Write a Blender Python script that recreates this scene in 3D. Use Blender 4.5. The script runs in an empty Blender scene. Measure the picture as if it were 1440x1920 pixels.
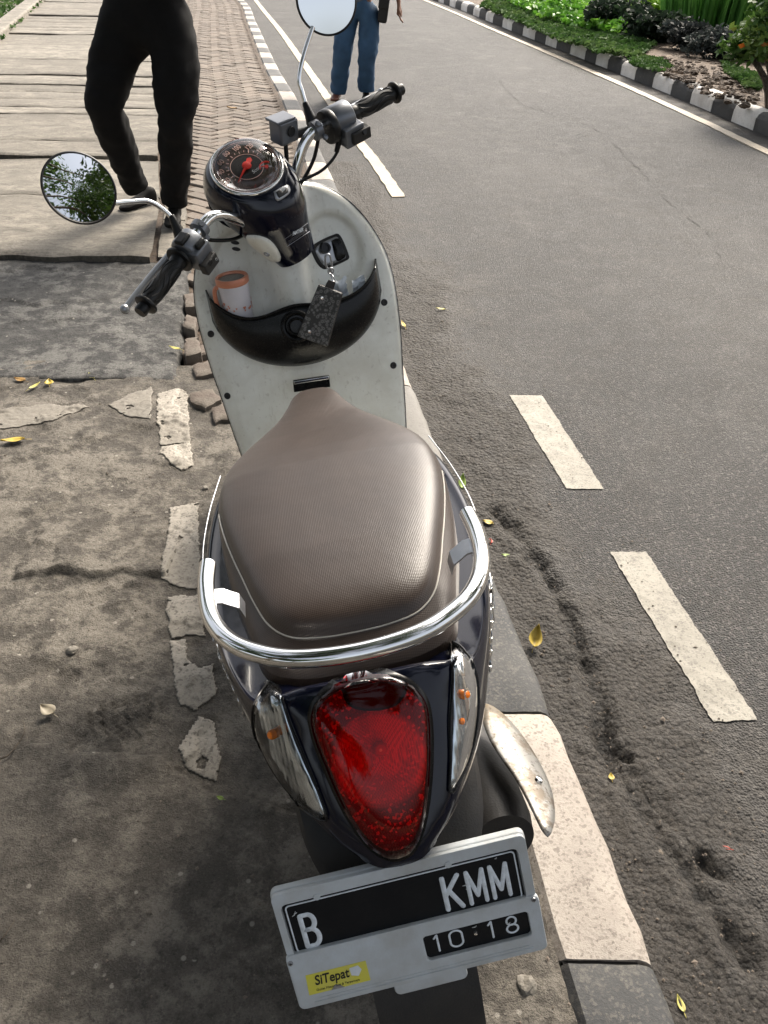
import bpy, bmesh, math, random
import numpy as np
from mathutils import Vector as Vec, Matrix, noise
from mathutils.bvhtree import BVHTree
from mathutils.geometry import tessellate_polygon
random.seed(7); R = math.radians; PI = math.pi
SC = bpy.context.scene; COL = SC.collection

# ------------------------------------------------------------------ camera
TH, ROLL, CH, FPX = 0.61882038, 0.01910414, 1.44973931, 1549.33
CAMM = Matrix.Translation((0, 0, CH)) @ Matrix.Rotation(PI/2-TH, 4, 'X') @ Matrix.Rotation(ROLL, 4, 'Z')
cd = bpy.data.cameras.new('camera'); cam = bpy.data.objects.new('camera', cd); COL.objects.link(cam)
cam.matrix_world = CAMM; cd.sensor_fit = 'VERTICAL'; cd.sensor_height = 36; cd.lens = FPX/1920*36
cd.clip_start = .02; cd.clip_end = 2000
SC.camera = cam
# ------------------------------------------------------------------ light
SUN_EL, SUN_AZ = R(44), R(28)          # azimuth measured from +Y towards +X
w = bpy.data.worlds.new('World'); SC.world = w; w.use_nodes = True
nt = w.node_tree; sky = nt.nodes.new('ShaderNodeTexSky'); sky.sky_type = 'NISHITA'; sky.sun_disc = False
sky.sun_elevation = SUN_EL; sky.sun_rotation = SUN_AZ; sky.air_density = 1.0; sky.dust_density = 6.0; sky.ozone_density = .6
bgn = nt.nodes['Background']; bgn.inputs[1].default_value = .15
hsv = nt.nodes.new('ShaderNodeHueSaturation'); hsv.inputs['Saturation'].default_value = .4; nt.links.new(sky.outputs[0], hsv.inputs['Color']); nt.links.new(hsv.outputs[0], bgn.inputs[0])
sl = bpy.data.lights.new('sun', 'SUN'); sl.energy = 3.3; sl.angle = R(22); sl.color = (1, .90, .76)
so = bpy.data.objects.new('sun', sl); COL.objects.link(so)
sd = Vec((math.sin(SUN_AZ)*math.cos(SUN_EL), math.cos(SUN_AZ)*math.cos(SUN_EL), math.sin(SUN_EL)))
so.rotation_euler = sd.to_track_quat('Z', 'Y').to_euler(); so.location = (3, 3, 12)
SC.view_settings.view_transform = 'Standard'; SC.view_settings.look = 'None'
SC.view_settings.exposure = .9; SC.view_settings.gamma = 1
SC.cycles.max_bounces = 8; SC.cycles.transparent_max_bounces = 12

# ------------------------------------------------------------------ materials
class NT:
    def __init__(s, name):
        s.m = bpy.data.materials.new(name); s.m.use_nodes = True; s.t = s.m.node_tree
        s.b = s.t.nodes['Principled BSDF']; s.o = s.t.nodes['Material Output']; s.tc = None
    def n(s, typ, inp=None, **kw):
        x = s.t.nodes.new('ShaderNode'+typ)
        for k, v in kw.items(): setattr(x, k, v)
        for k, v in (inp or {}).items(): s.set(x.inputs[k], v)
        return x
    def set(s, sock, v):
        if isinstance(v, bpy.types.NodeSocket): s.t.links.new(v, sock)
        elif isinstance(v, tuple) and len(v) == 3 and sock.type == 'RGBA': sock.default_value = v+(1,)
        else: sock.default_value = v
    def co(s, scale=(1,1,1), rot=(0,0,0)):
        if not s.tc: s.tc = s.t.nodes.new('ShaderNodeTexCoord')
        mp = s.n('Mapping'); s.t.links.new(s.tc.outputs['Object'], mp.inputs[0])
        mp.inputs['Scale'].default_value = scale; mp.inputs['Rotation'].default_value = rot
        return mp.outputs[0]
    def noise(s, scale, detail=4, rough=.6, vec=None, dist=0):
        x = s.n('TexNoise', {'Vector': vec or s.co(), 'Scale': scale, 'Detail': detail, 'Roughness': rough, 'Distortion': dist})
        return x.outputs[0]
    def voro(s, scale, vec=None, feature='F1', out=0):
        x = s.n('TexVoronoi', {'Vector': vec or s.co(), 'Scale': scale}, feature=feature); return x.outputs[out]
    def ramp(s, fac, stops, const=False):
        x = s.n('ValToRGB', {'Fac': fac}); cr = x.color_ramp
        if const: cr.interpolation = 'CONSTANT'
        while len(cr.elements) < len(stops): cr.elements.new(.5)
        for e, (p, c) in zip(cr.elements, stops):
            e.position = p; e.color = (c if isinstance(c, tuple) else (c, c, c))+(1,)
        return x.outputs[0]
    def math(s, op, a, b=0.0, c=0.0):
        x = s.n('Math', operation=op); s.set(x.inputs[0], a); s.set(x.inputs[1], b); s.set(x.inputs[2], c); return x.outputs[0]
    def mix(s, fac, a, b, mode='MIX'):
        x = s.n('Mix', data_type='RGBA', blend_type=mode); s.set(x.inputs[0], fac); s.set(x.inputs[6], a); s.set(x.inputs[7], b); return x.outputs[2]
    def attr(s, name): return s.n('Attribute', attribute_name=name).outputs['Fac']
    def bump(s, h, dist=.01, strength=1.0, prev=None):
        x = s.n('Bump', {'Height': h, 'Distance': dist, 'Strength': strength})
        if prev: s.t.links.new(prev, x.inputs['Normal'])
        return x.outputs[0]
    def out(s, col=None, rough=None, normal=None, metal=None, **kw):
        for k, v in (('Base Color', col), ('Roughness', rough), ('Normal', normal), ('Metallic', metal)):
            if v is not None: s.set(s.b.inputs[k], v)
        for k, v in kw.items(): s.set(s.b.inputs[k.replace('_', ' ')], v)
        return s.m

def simple(name, col, rough=.5, metal=0, dirt=.25, dscale=30, bump=0, bscale=200, coat=0, spec=.5, dirtcol=None):
    t = NT(name); n1 = t.noise(dscale, 5); n2 = t.noise(dscale*6, 3)
    f = t.ramp(n1, [(.35, 0.), (.75, 1.)])
    dc = dirtcol or tuple(c*.55+.01 for c in col)
    c = t.mix(t.math('MULTIPLY', f, dirt), col, dc)
    r = t.math('ADD', rough-.06, t.math('MULTIPLY', n2, .12))
    nrm = t.bump(t.noise(bscale, 3), .002, bump) if bump else None
    return t.out(c, r, nrm, metal, Coat_Weight=coat, Coat_Roughness=.04, Specular_IOR_Level=spec)

def glassy(name, tint, rough=.02, ior=1.5, bump=0, bs=200):
    t = NT(name); t.t.nodes.remove(t.b)
    fr = t.n('Fresnel', {'IOR': ior}); tr = t.n('BsdfTransparent', {'Color': tint}); gl = t.n('BsdfGlossy', {'Color': (1,1,1), 'Roughness': rough})
    if bump:
        nb = t.bump(t.noise(bs, 2), .001, bump); t.t.links.new(nb, gl.inputs['Normal'])
    mx = t.n('MixShader'); t.t.links.new(fr.outputs[0], mx.inputs[0]); t.t.links.new(tr.outputs[0], mx.inputs[1]); t.t.links.new(gl.outputs[0], mx.inputs[2])
    t.t.links.new(mx.outputs[0], t.o.inputs[0]); return t.m

def leafmat(name, cols, rough=.45):
    t = NT(name); rnd = t.n('Attribute', attribute_name='tone').outputs['Fac']
    c = t.ramp(rnd, [(i/max(1, len(cols)-1), cc) for i, cc in enumerate(cols)])
    t.out(c, rough, Specular_IOR_Level=.25); tl = t.n('BsdfTranslucent', {'Color': c}); mx = t.n('MixShader', {0: .3})
    t.t.links.new(t.b.outputs[0], mx.inputs[1]); t.t.links.new(tl.outputs[0], mx.inputs[2]); t.t.links.new(mx.outputs[0], t.o.inputs[0]); return t.m

MT = {}
MT['chrome'] = simple('chrome', (.86,.86,.85), .09, 1, .15, 40, dirtcol=(.5,.48,.45))
MT['dullsteel'] = simple('dull_steel', (.42,.43,.45), .38, .85, .4, 60)
MT['navy'] = simple('navy_gloss_paint', (.003,.004,.013), .14, 0, .3, 25, coat=.25, spec=.35, dirtcol=(.012,.012,.016))
MT['black'] = simple('black_gloss_plastic', (.0035,.0035,.004), .26, 0, .4, 40, spec=.32, dirtcol=(.010,.009,.008))
MT['matte'] = simple('black_matte_plastic', (.012,.012,.013), .55, 0, .6, 18, .3, 300, dirtcol=(.035,.03,.025))
MT['rubber'] = simple('black_rubber', (.006,.006,.0065), .36, 0, .4, 60, .1, 900, spec=.35, dirtcol=(.014,.014,.014))
MT['tyre'] = simple('tyre_rubber', (.018,.017,.016), .85, 0, .6, 20, .3, 300, dirtcol=(.07,.06,.045))
MT['greycast'] = simple('grey_cast_paint', (.17,.18,.2), .34, .55, .3, 50)
MT['white'] = simple('white_plastic', (.55,.57,.58), .4, 0, .35, 12, dirtcol=(.36,.34,.3))
MT['platewhite'] = simple('plate_frame_plastic', (.56,.60,.63), .36, 0, .75, 16, .15, 300, dirtcol=(.36,.35,.32))
MT['plateblack'] = simple('plate_black_paint', (.005,.006,.008), .4, 0, .5, 30, .2, 150, spec=.2)
MT['letter'] = simple('plate_letter_paint', (.80,.85,.9), .4, 0, .5, 120, dirtcol=(.3,.32,.33))
MT['yellow'] = simple('sticker_yellow', (.72,.66,.07), .35, 0, .4, 40, dirtcol=(.55,.5,.25))
MT['ink'] = simple('black_ink', (.012,.012,.012), .5, 0, 0)
MT['orangebulb'] = simple('amber_bulb', (.85,.2,.01), .2, 0, 0)
MT['redneedle'] = simple('red_needle', (.8,.03,.015), .4, 0, 0)
MT['dial'] = simple('dial_face', (.035,.014,.011), .4, 0, .2, 40)
MT['dialdark'] = simple('dial_centre', (.010,.009,.010), .3, 0, .1, 40)
MT['dialink'] = simple('dial_numerals', (.75,.5,.42), .5, 0, 0)
MT['copper'] = simple('copper_plastic', (.62,.24,.14), .3, .15, .25, 60)
MT['mugwhite'] = simple('tumbler_white', (.66,.63,.66), .35, 0, .2, 25)
MT['mugtop'] = simple('smoky_lid', (.16,.15,.13), .25, 0, .5, 60)
MT['paper'] = simple('tissue_paper', (.72,.76,.8), .8, 0, .2, 50, .4, 120)
MT['leathedge'] = simple('wallet_edge', (.025,.02,.018), .6, 0, .3, 60)
def t_cream():
    t = NT('cream_paint'); n = t.noise(9, 6, .65); n2 = t.noise(70, 4)
    c = t.mix(t.ramp(n, [(.42, 0.), (.72, .6)]), (.86,.86,.79), (.58,.55,.46))
    c = t.mix(t.math('MULTIPLY', t.ramp(n2, [(.60, 0.), (.68, 1.)]), .25), c, (.25,.21,.15)); c = t.mix(t.math('MULTIPLY', t.ramp(t.noise(25, 8, .8, t.co((3, 1, .6))), [(.56, 0.), (.66, 1.)]), .3), c, (.42,.38,.3))
    return t.out(c, t.math('ADD', .24, t.math('MULTIPLY', n, .14)), None, 0, Coat_Weight=.25, Coat_Roughness=.12)
MT['cream'] = t_cream()
def t_seat():
    t = NT('brown_seat_vinyl'); v = t.co()
    sep = t.n('SeparateXYZ', {0: v}); k = 2*PI/.0034
    a = t.math('SINE', t.math('MULTIPLY', t.math('ADD', sep.outputs[0], sep.outputs[1]), k*.7)); b = t.math('SINE', t.math('MULTIPLY', t.math('SUBTRACT', sep.outputs[0], sep.outputs[1]), k*.7))
    h = t.math('MULTIPLY', a, b); n = t.noise(12, 5); n3 = t.noise(500, 2)
    c = t.mix(t.ramp(n, [(.35, 0.), (.75, .8)]), (.038,.0235,.016), (.054,.034,.024))
    c = t.mix(t.math('MULTIPLY', t.ramp(h, [(.0, 0.), (.6, 1.)]), .12), c, (.045,.033,.028))
    nb = t.bump(t.math('ADD', h, t.math('MULTIPLY', n3, .8)), .0005, .22)
    nb = t.bump(t.noise(9, 3), .012, .10, nb)
    return t.out(c, t.math('ADD', .30, t.math('MULTIPLY', n, .14)), nb, 0, Specular_IOR_Level=.52, Sheen_Weight=.1)
MT['seat'] = t_seat()
MT['piping'] = simple('pale_piping', (.55,.52,.46), .45, 0, .4, 80)
def t_reflector(name, col, k=1., dk=.6, rg_=.16, mt_=1.):
    t = NT(name); v = t.co((1,1,1)); sep = t.n('SeparateXYZ', {0: v})
    s1 = t.math('SINE', t.math('MULTIPLY', sep.outputs[0], 1100)); s2 = t.noise(22, 1, .5)
    h = t.math('ADD', t.math('MULTIPLY', s1, .07*k), t.math('MULTIPLY', s2, 5.)); nb = t.bump(h, .0015, .5)
    c = t.mix(t.ramp(t.noise(16, 2), [(.42, 0.), (.60, 1.)]), col, tuple(x*dk for x in col))
    return t.out(c, rg_, nb, mt_)
def t_lamp():
    t = NT('lamp_bowl'); v = t.co(); mp = v.node; mp.inputs['Location'].default_value = (0, .262, -.672)
    r_ = t.n('VectorMath', {0: v}, operation='LENGTH').outputs['Value']; sep = t.n('SeparateXYZ', {0: v})
    rings_ = t.math('SINE', t.math('MULTIPLY', r_, 2*PI/.0045)); fl = t.math('SINE', t.math('MULTIPLY', sep.outputs[0], 2*PI/.0032))
    inner = t.ramp(t.math('MULTIPLY', r_, 10), [(.50, 1.), (.58, 0.)]); n = t.noise(34, 2)
    c = t.mix(inner, (.15,.14,.14), t.mix(t.ramp(n, [(.4, 0.), (.6, 1.)]), (.98,.97,.96), (.6,.58,.58)))
    vc = t.n('SeparateColor', {0: t.n('TexVoronoi', {'Vector': v, 'Scale': 330.}).outputs['Color']}).outputs[0]; c = t.mix(t.math('MULTIPLY', t.ramp(t.math('MULTIPLY', rings_, fl), [(.0, 0.), (.5, .5)]), 1.), c, (.30,.28,.28)); c = t.mix(t.ramp(vc, [(.80, 0.), (.9, .8)]), c, (1., 1., 1.))  # white cells paint sparkle into the bowl colour
    h = t.math('ADD', t.math('MULTIPLY', t.math('ADD', rings_, fl), .3), t.math('MULTIPLY', inner, 3.0)); nb = t.bump(h, .0015, .5)
    return t.out(c, .25, nb, .15)
MT['lampbowl'] = t_lamp()
MT['reflector'] = t_reflector('lamp_reflector', (.8,.82,.84))
MT['redglass'] = glassy('red_lens', (.93,.010,.018), .03, 1.36, .03)
MT['clearglass'] = glassy('clear_lens', (.93,.96,.98), .02, 1.28, .15, 90)
MT['gaugeglass'] = glassy('gauge_glass', (.95,.94,.94), .015, 1.34)
def t_mirror():
    t = NT('mirror_glass'); return t.out((.9,.92,.93), .012, None, 1.0)
MT['mirror'] = t_mirror()
def t_wallet():
    t = NT('patterned_wallet_leather'); v = t.voro(140, t.co((1,1,1), (0, R(35), 0)))
    c = t.ramp(v, [(.0, (.022,.021,.021)), (.16, (.03,.029,.028)), (.30, (.15,.148,.145)), (.46, (.085,.083,.08)), (.6, (.02,.02,.019))])
    return t.out(c, .5, t.bump(v, .0005, .4))
MT['wallet'] = t_wallet()
def t_shield():
    t = NT('worn_silver_guard'); n = t.noise(22, 6, .7); n2 = t.noise(160, 3)
    sep = t.n('SeparateXYZ', {0: t.co()}); g = t.ramp(t.math('ADD', t.math('MULTIPLY', sep.outputs[1], 4.), t.math('ADD', .25, t.math('MULTIPLY', n, .7))), [(.35, 0.), (.62, 1.)])
    c = t.mix(g, (.36,.35,.33), (.30,.235,.16)); c = t.mix(t.ramp(n, [(.5, 0.), (.6, .8)]), c, (.17,.13,.09)); c = t.mix(t.ramp(n2, [(.58, 0.), (.66, .7)]), c, (.07,.055,.045))
    return t.out(c, t.math('ADD', .25, t.math('MULTIPLY', n, .4)), t.bump(n2, .001, .3), .5)
MT['guard'] = t_shield()

def t_asphalt():
    t = NT('asphalt'); e = t.attr('tone')
    vo = t.n('TexVoronoi', {'Vector': t.co(), 'Scale': 170.}); cell = t.n('SeparateColor', {0: vo.outputs['Color']}).outputs[0]
    v2 = t.n('TexVoronoi', {'Vector': t.co(), 'Scale': 150.}); c2 = t.n('SeparateColor', {0: v2.outputs['Color']}).outputs[1]
    big = t.noise(.8, 5, .6); mid = t.noise(7, 5, .65); fin = t.noise(300, 3)
    big2 = t.noise(.33, 7, .7, t.co((1.6, .5, 1))); base = t.mix(t.ramp(big, [(.38, 0.), (.62, 1.)]), (.040,.038,.037), (.066,.062,.059))
    base = t.mix(t.ramp(mid, [(.45, 0.), (.75, .5)]), base, (.098,.090,.081)); base = t.mix(t.ramp(big2, [(.42, .45), (.56, 0.)]), base, (.030,.029,.029)); base = t.mix(t.ramp(t.noise(2.6, 8, .75), [(.52, 0.), (.64, .4)]), base, (.12,.11,.10))
    base = t.mix(t.ramp(cell, [(.0, .65), (.45, 0.)]), base, (.02,.018,.017))
    base = t.mix(t.ramp(c2, [(.70, 0.), (1., .5)]), base, (.20,.185,.17)); base = t.mix(t.ramp(t.noise(120, 4, .8), [(.38, .6), (.5, 0.)]), base, (.025,.023,.021))
    dirt = t.ramp(t.math('ADD', e, t.math('MULTIPLY', t.math('SUBTRACT', mid, .5), 1.1)), [(.25, 0.), (.8, 1.)])
    dcol = t.mix(t.ramp(t.noise(45, 6, .75), [(.35, 0.), (.65, 1.)]), (.045,.038,.031), (.135,.115,.093))
    dcol = t.mix(t.ramp(t.noise(210, 4, .8), [(.38, .75), (.46, 0.)]), dcol, (.018,.015,.013)); dcol = t.mix(t.ramp(t.noise(260, 3, .8), [(.55, 0.), (.66, .6)]), dcol, (.26,.235,.20)); base = t.mix(t.math('MULTIPLY', dirt, .55), base, dcol); base = t.mix(t.attr('dark'), base, (.012,.011,.010))
    h = t.math('ADD', t.math('MULTIPLY', vo.outputs[0], -1.0), t.math('MULTIPLY', fin, .4))
    nb = t.bump(h, .006, 1.); lump = t.math('ADD', t.math('MULTIPLY', t.voro(75.), -.8), t.noise(40, 7, .8)); nb = t.bump(lump, .019, t.math('MULTIPLY', dirt, 1.), nb)
    return t.out(base, t.math('ADD', .62, t.math('MULTIPLY', mid, .3)), nb)
MT['asphalt'] = t_asphalt()
def t_pavement(name, dark, light, pale, sc=1, spk=.4, bstr=.8):
    t = NT(name); a = t.noise(1.6*sc, 8, .72, dist=.3); b = t.noise(11*sc, 8, .75); c = t.noise(75*sc, 5, .7); d = t.noise(320, 3); tn = t.attr('tone')
    col = t.mix(t.ramp(b, [(.42, 0.), (.56, 1.)]), dark, light)
    col = t.mix(t.ramp(t.math('ADD', a, t.math('MULTIPLY', t.math('SUBTRACT', b, .5), .8)), [(.5, 0.), (.60, .85)]), col, pale)
    col = t.mix(t.ramp(c, [(.3, .75), (.48, 0.)]), col, tuple(x*.35 for x in dark))
    col = t.mix(t.ramp(c, [(.62, 0.), (.78, spk)]), col, tuple(min(1, x*1.35) for x in pale))
    fs_ = t.noise(230, 4, .8); col = t.mix(t.ramp(fs_, [(.34, .6), (.44, 0.)]), col, tuple(x*.30 for x in dark)); col = t.mix(t.ramp(fs_, [(.56, 0.), (.66, spk*.7)]), col, tuple(min(1, x*1.5) for x in pale))
    v = t.n('TexVoronoi', {'Vector': t.co(), 'Scale': 55.}); cs = t.n('SeparateColor', {0: v.outputs['Color']}).outputs[0]
    sp = t.math('MULTIPLY', t.ramp(cs, [(.965, 0.), (.97, 1.)], True), t.ramp(v.outputs[0], [(.2, 1.), (.3, 0.)]))
    col = t.mix(t.math('MULTIPLY', sp, .6), col, (.4,.37,.32))
    col = t.mix(tn, col, tuple(x*.4 for x in dark))
    h = t.math('ADD', t.math('MULTIPLY', c, .5), t.math('MULTIPLY', b, 1.3)); nb = t.bump(h, .025, bstr*.8); nb = t.bump(d, .004, bstr, nb)
    return t.out(col, .82, nb)
MT['pavement'] = t_pavement('worn_cement', (.066,.057,.046), (.128,.112,.092), (.205,.183,.152))
MT['patch'] = t_pavement('dark_mortar', (.032,.031,.030), (.068,.066,.062), (.15,.145,.135), 1.3, .3)
MT['soil'] = t_pavement('brown_soil', (.07,.045,.028), (.15,.10,.062), (.22,.16,.11), 2, .3)
MT['ground'] = t_pavement('bare_ground', (.05,.045,.03), (.09,.08,.05), (.1,.11,.05), .4, .3)
def t_slab():
    t = NT('board_marked_concrete'); v = t.co((1.4, 2.8, 1), (0, 0, R(-4))); a = t.noise(3.2, 10, .85, v, .8); b = t.noise(1.1, 5); c = t.noise(60, 5, .7); tn = t.attr('tone')
    col = t.mix(t.ramp(a, [(.40, 0.), (.58, 1.)]), (.13,.118,.10), (.33,.30,.25)); col = t.mix(t.ramp(t.noise(2.2, 7, .7), [(.45, 0.), (.66, .85)]), col, (.17,.155,.13)); col = t.mix(t.ramp(t.noise(14, 6, .8), [(.56, 0.), (.7, .6)]), col, (.09,.08,.065))
    col = t.mix(t.ramp(c, [(.3, .5), (.45, 0.)]), col, (.08,.07,.055)); col = t.mix(tn, col, t.mix(t.ramp(c, [(.4, 0.), (.6, 1.)]), (.055,.048,.038), (.115,.10,.08)))
    nb = t.bump(a, .02, .7); nb = t.bump(c, .006, .5, nb); return t.out(col, .85, nb)
MT['slab'] = t_slab()
def t_paver():
    t = NT('clay_paver'); a = t.noise(8, 5, .7); c = t.noise(90, 4); tn = t.attr('tone')
    col = t.mix(tn, (.10,.077,.062), (.20,.16,.128)); col = t.mix(t.ramp(a, [(.4, 0.), (.7, .7)]), col, (.15,.135,.11)); col = t.mix(t.ramp(c, [(.3, .6), (.45, 0.)]), col, (.05,.04,.03))
    return t.out(col, .85, t.bump(c, .006, .6))
MT['paver'] = t_paver()
def t_paint(name, col, worn, under, amt=.5, sc=14):
    t = NT(name); a = t.noise(sc, 8, .75); b = t.noise(sc*9, 4, .7); d = t.noise(3, 4)
    c = t.mix(t.ramp(d, [(.4, 0.), (.65, .7)]), col, worn)
    c = t.mix(t.math('MULTIPLY', t.ramp(t.math('ADD', t.math('MULTIPLY', a, .65), t.math('MULTIPLY', b, .35)), [(.535, 0.), (.62, 1.)]), amt), c, under)
    c = t.mix(t.ramp(b, [(.28, .4), (.4, 0.)]), c, under)
    vo = t.n('TexVoronoi', {'Vector': t.co(), 'Scale': 190.}); gr = t.n('SeparateColor', {0: vo.outputs['Color']}).outputs[0]
    c = t.mix(t.math('MULTIPLY', t.ramp(gr, [(.0, 1.), (.3, 0.)]), amt*.75), c, under); c = t.mix(t.math('MULTIPLY', t.ramp(t.noise(1.7*sc/14, 6, .7), [(.45, 0.), (.7, 1.)]), amt*.6), c, tuple(x*.6 for x in worn))
    return t.out(c, .7, t.bump(t.math('ADD', a, t.math('MULTIPLY', b, .5)), .006, .45))
MT['kwhite'] = t_paint('kerb_white_paint', (.44,.395,.345), (.33,.285,.245), (.15,.125,.105), .9, 20)
MT['kblack'] = t_paint('kerb_black_paint', (.038,.039,.041), (.075,.073,.07), (.15,.14,.12), .7, 18)
MT['kgrey'] = t_paint('kerb_bare_concrete', (.20,.19,.175), (.15,.14,.125), (.1,.09,.08), .5)
MT['line'] = t_paint('road_line_paint', (.33,.31,.265), (.26,.24,.20), (.11,.10,.09), .8, 22)
MT['lineyel'] = t_paint('edge_line_paint', (.52,.44,.33), (.42,.36,.28), (.12,.11,.1), .5, 22)
MT['fkwhite'] = t_paint('far_kerb_white', (.82,.78,.72), (.55,.50,.44), (.25,.22,.18), .35)
MT['fkblack'] = t_paint('far_kerb_black', (.03,.03,.03), (.06,.055,.05), (.15,.13,.1), .4)
MT['oldpaint'] = t_paint('old_white_paint_on_cement', (.33,.30,.255), (.24,.215,.175), (.085,.072,.058), 1., 16)
MT['palecement'] = t_paint('pale_cement_patch', (.2,.18,.15), (.16,.145,.12), (.08,.07,.055), .6, 12)
MT['faintcrack'] = simple('faint_crack', (.035,.032,.03), .85, 0, 0)
MT['crack'] = simple('crack_shadow_tar', (.02,.018,.016), .8, 0, 0)  # dark mortar and tar colour of the kerb joints
MT['blackcloth'] = simple('black_trouser_cloth', (.006,.006,.0065), .85, 0, .5, 9, .3, 400, spec=.2, dirtcol=(.011,.011,.011))
MT['denim'] = simple('blue_denim', (.034,.080,.150), .85, 0, .7, 9, .4, 500, dirtcol=(.05,.12,.22))
MT['shirt'] = simple('grey_blue_shirt', (.09,.12,.16), .85, 0, .6, 25, .3, 200, dirtcol=(.14,.17,.21))
MT['shirt2'] = simple('dark_shirt', (.02,.02,.022), .85, 0, .3, 20)
MT['skin'] = simple('brown_skin', (.26,.13,.08), .5, 0, .3, 25)
MT['hair'] = simple('black_hair', (.008,.007,.006), .5, 0, .3, 80, .6, 300)
MT['shoebrown'] = simple('brown_leather', (.16,.055,.03), .5, 0, .4, 40)
MT['shoedark'] = simple('dark_leather', (.008,.007,.0065), .7, 0, .4, 40, spec=.15)
MT['eye'] = simple('eye_white', (.7,.68,.64), .3, 0, 0)
MT['bag'] = simple('black_bag', (.012,.012,.012), .6, 0, .4, 40)
MT['bark'] = t_pavement('tree_bark', (.05,.037,.025), (.12,.095,.07), (.18,.15,.115), 3, .3)
MT['lf_canopy'] = leafmat('canopy_leaves', [(.022,.05,.012), (.045,.09,.02), (.08,.14,.03)])
MT['lf_bright'] = leafmat('bright_groundcover_leaves', [(.06,.17,.02), (.12,.30,.03), (.22,.42,.06)])
MT['lf_grass'] = leafmat('grass_blades', [(.03,.07,.015), (.06,.12,.03), (.10,.16,.05)], .8)
MT['lf_dark'] = leafmat('dark_shrub_leaves', [(.012,.02,.012), (.02,.035,.018), (.035,.06,.03)], .65)
MT['lf_purple'] = leafmat('grey_purple_leaves', [(.012,.014,.014), (.03,.036,.034), (.07,.085,.08)], .65)
MT['lf_yel'] = leafmat('yellow_green_leaves', [(.12,.25,.02), (.22,.38,.04), (.32,.46,.07)])
MT['lf_blade'] = leafmat('tall_blade_leaves', [(.05,.15,.03), (.10,.27,.05), (.17,.38,.09)])
MT['lf_orange'] = leafmat('green_leaves_with_orange_blooms', [(.03,.07,.015), (.05,.11,.02), (.07,.14,.03), (.10,.18,.04), (.12,.20,.04), (.14,.2,.04), (.14,.22,.05), (.45,.12,.02)])
for nme, c in (('l_yellow', (.52,.38,.06)), ('l_pale', (.55,.50,.14)), ('l_brown', (.30,.17,.04)), ('l_green', (.20,.30,.04)), ('l_tan', (.42,.36,.26)), ('l_red', (.5,.06,.03))):
    MT[nme] = simple('leaf_'+nme[2:], c, .45, 0, .6, 60, dirtcol=tuple(x*.5 for x in c))

# ------------------------------------------------------------------ mesh helpers
def tag(o, label=None, cat=None, group=None, kind=None):
    for k, v in (('label', label), ('category', cat), ('group', group), ('kind', kind)):
        if v: o[k] = v
    return o
def mkobj(name, verts, faces, mats, parent=None, smooth=True, mi=None, tone=None, base=None, mods=()):
    me = bpy.data.meshes.new(name)
    if base is not None: verts = [Vec(v)-base for v in verts]
    me.from_pydata([tuple(v) for v in verts], [], faces)
    for m in (mats if isinstance(mats, (list, tuple)) else [mats]): me.materials.append(MT[m])
    if smooth: me.polygons.foreach_set('use_smooth', [True]*len(me.polygons))
    if mi is not None: me.polygons.foreach_set('material_index', mi)
    if tone is not None:
        a = me.attributes.new('tone', 'FLOAT', 'POINT'); a.data.foreach_set('value', np.asarray(tone, dtype=np.float32))
    me.update()
    o = bpy.data.objects.new(name, me); COL.objects.link(o)
    if parent: o.parent = parent
    for m in mods:
        if m[0] == 'bevel':
            b = o.modifiers.new('bevel', 'BEVEL'); b.width = m[1]; b.segments = m[2]; b.limit_method = 'ANGLE'; b.angle_limit = R(35)
        if m[0] == 'solid':
            b = o.modifiers.new('solid', 'SOLIDIFY'); b.thickness = m[1]; b.offset = m[2]
        if m[0] == 'sub':
            b = o.modifiers.new('sub', 'SUBSURF'); b.levels = m[1]; b.render_levels = m[1]
    return o
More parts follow.
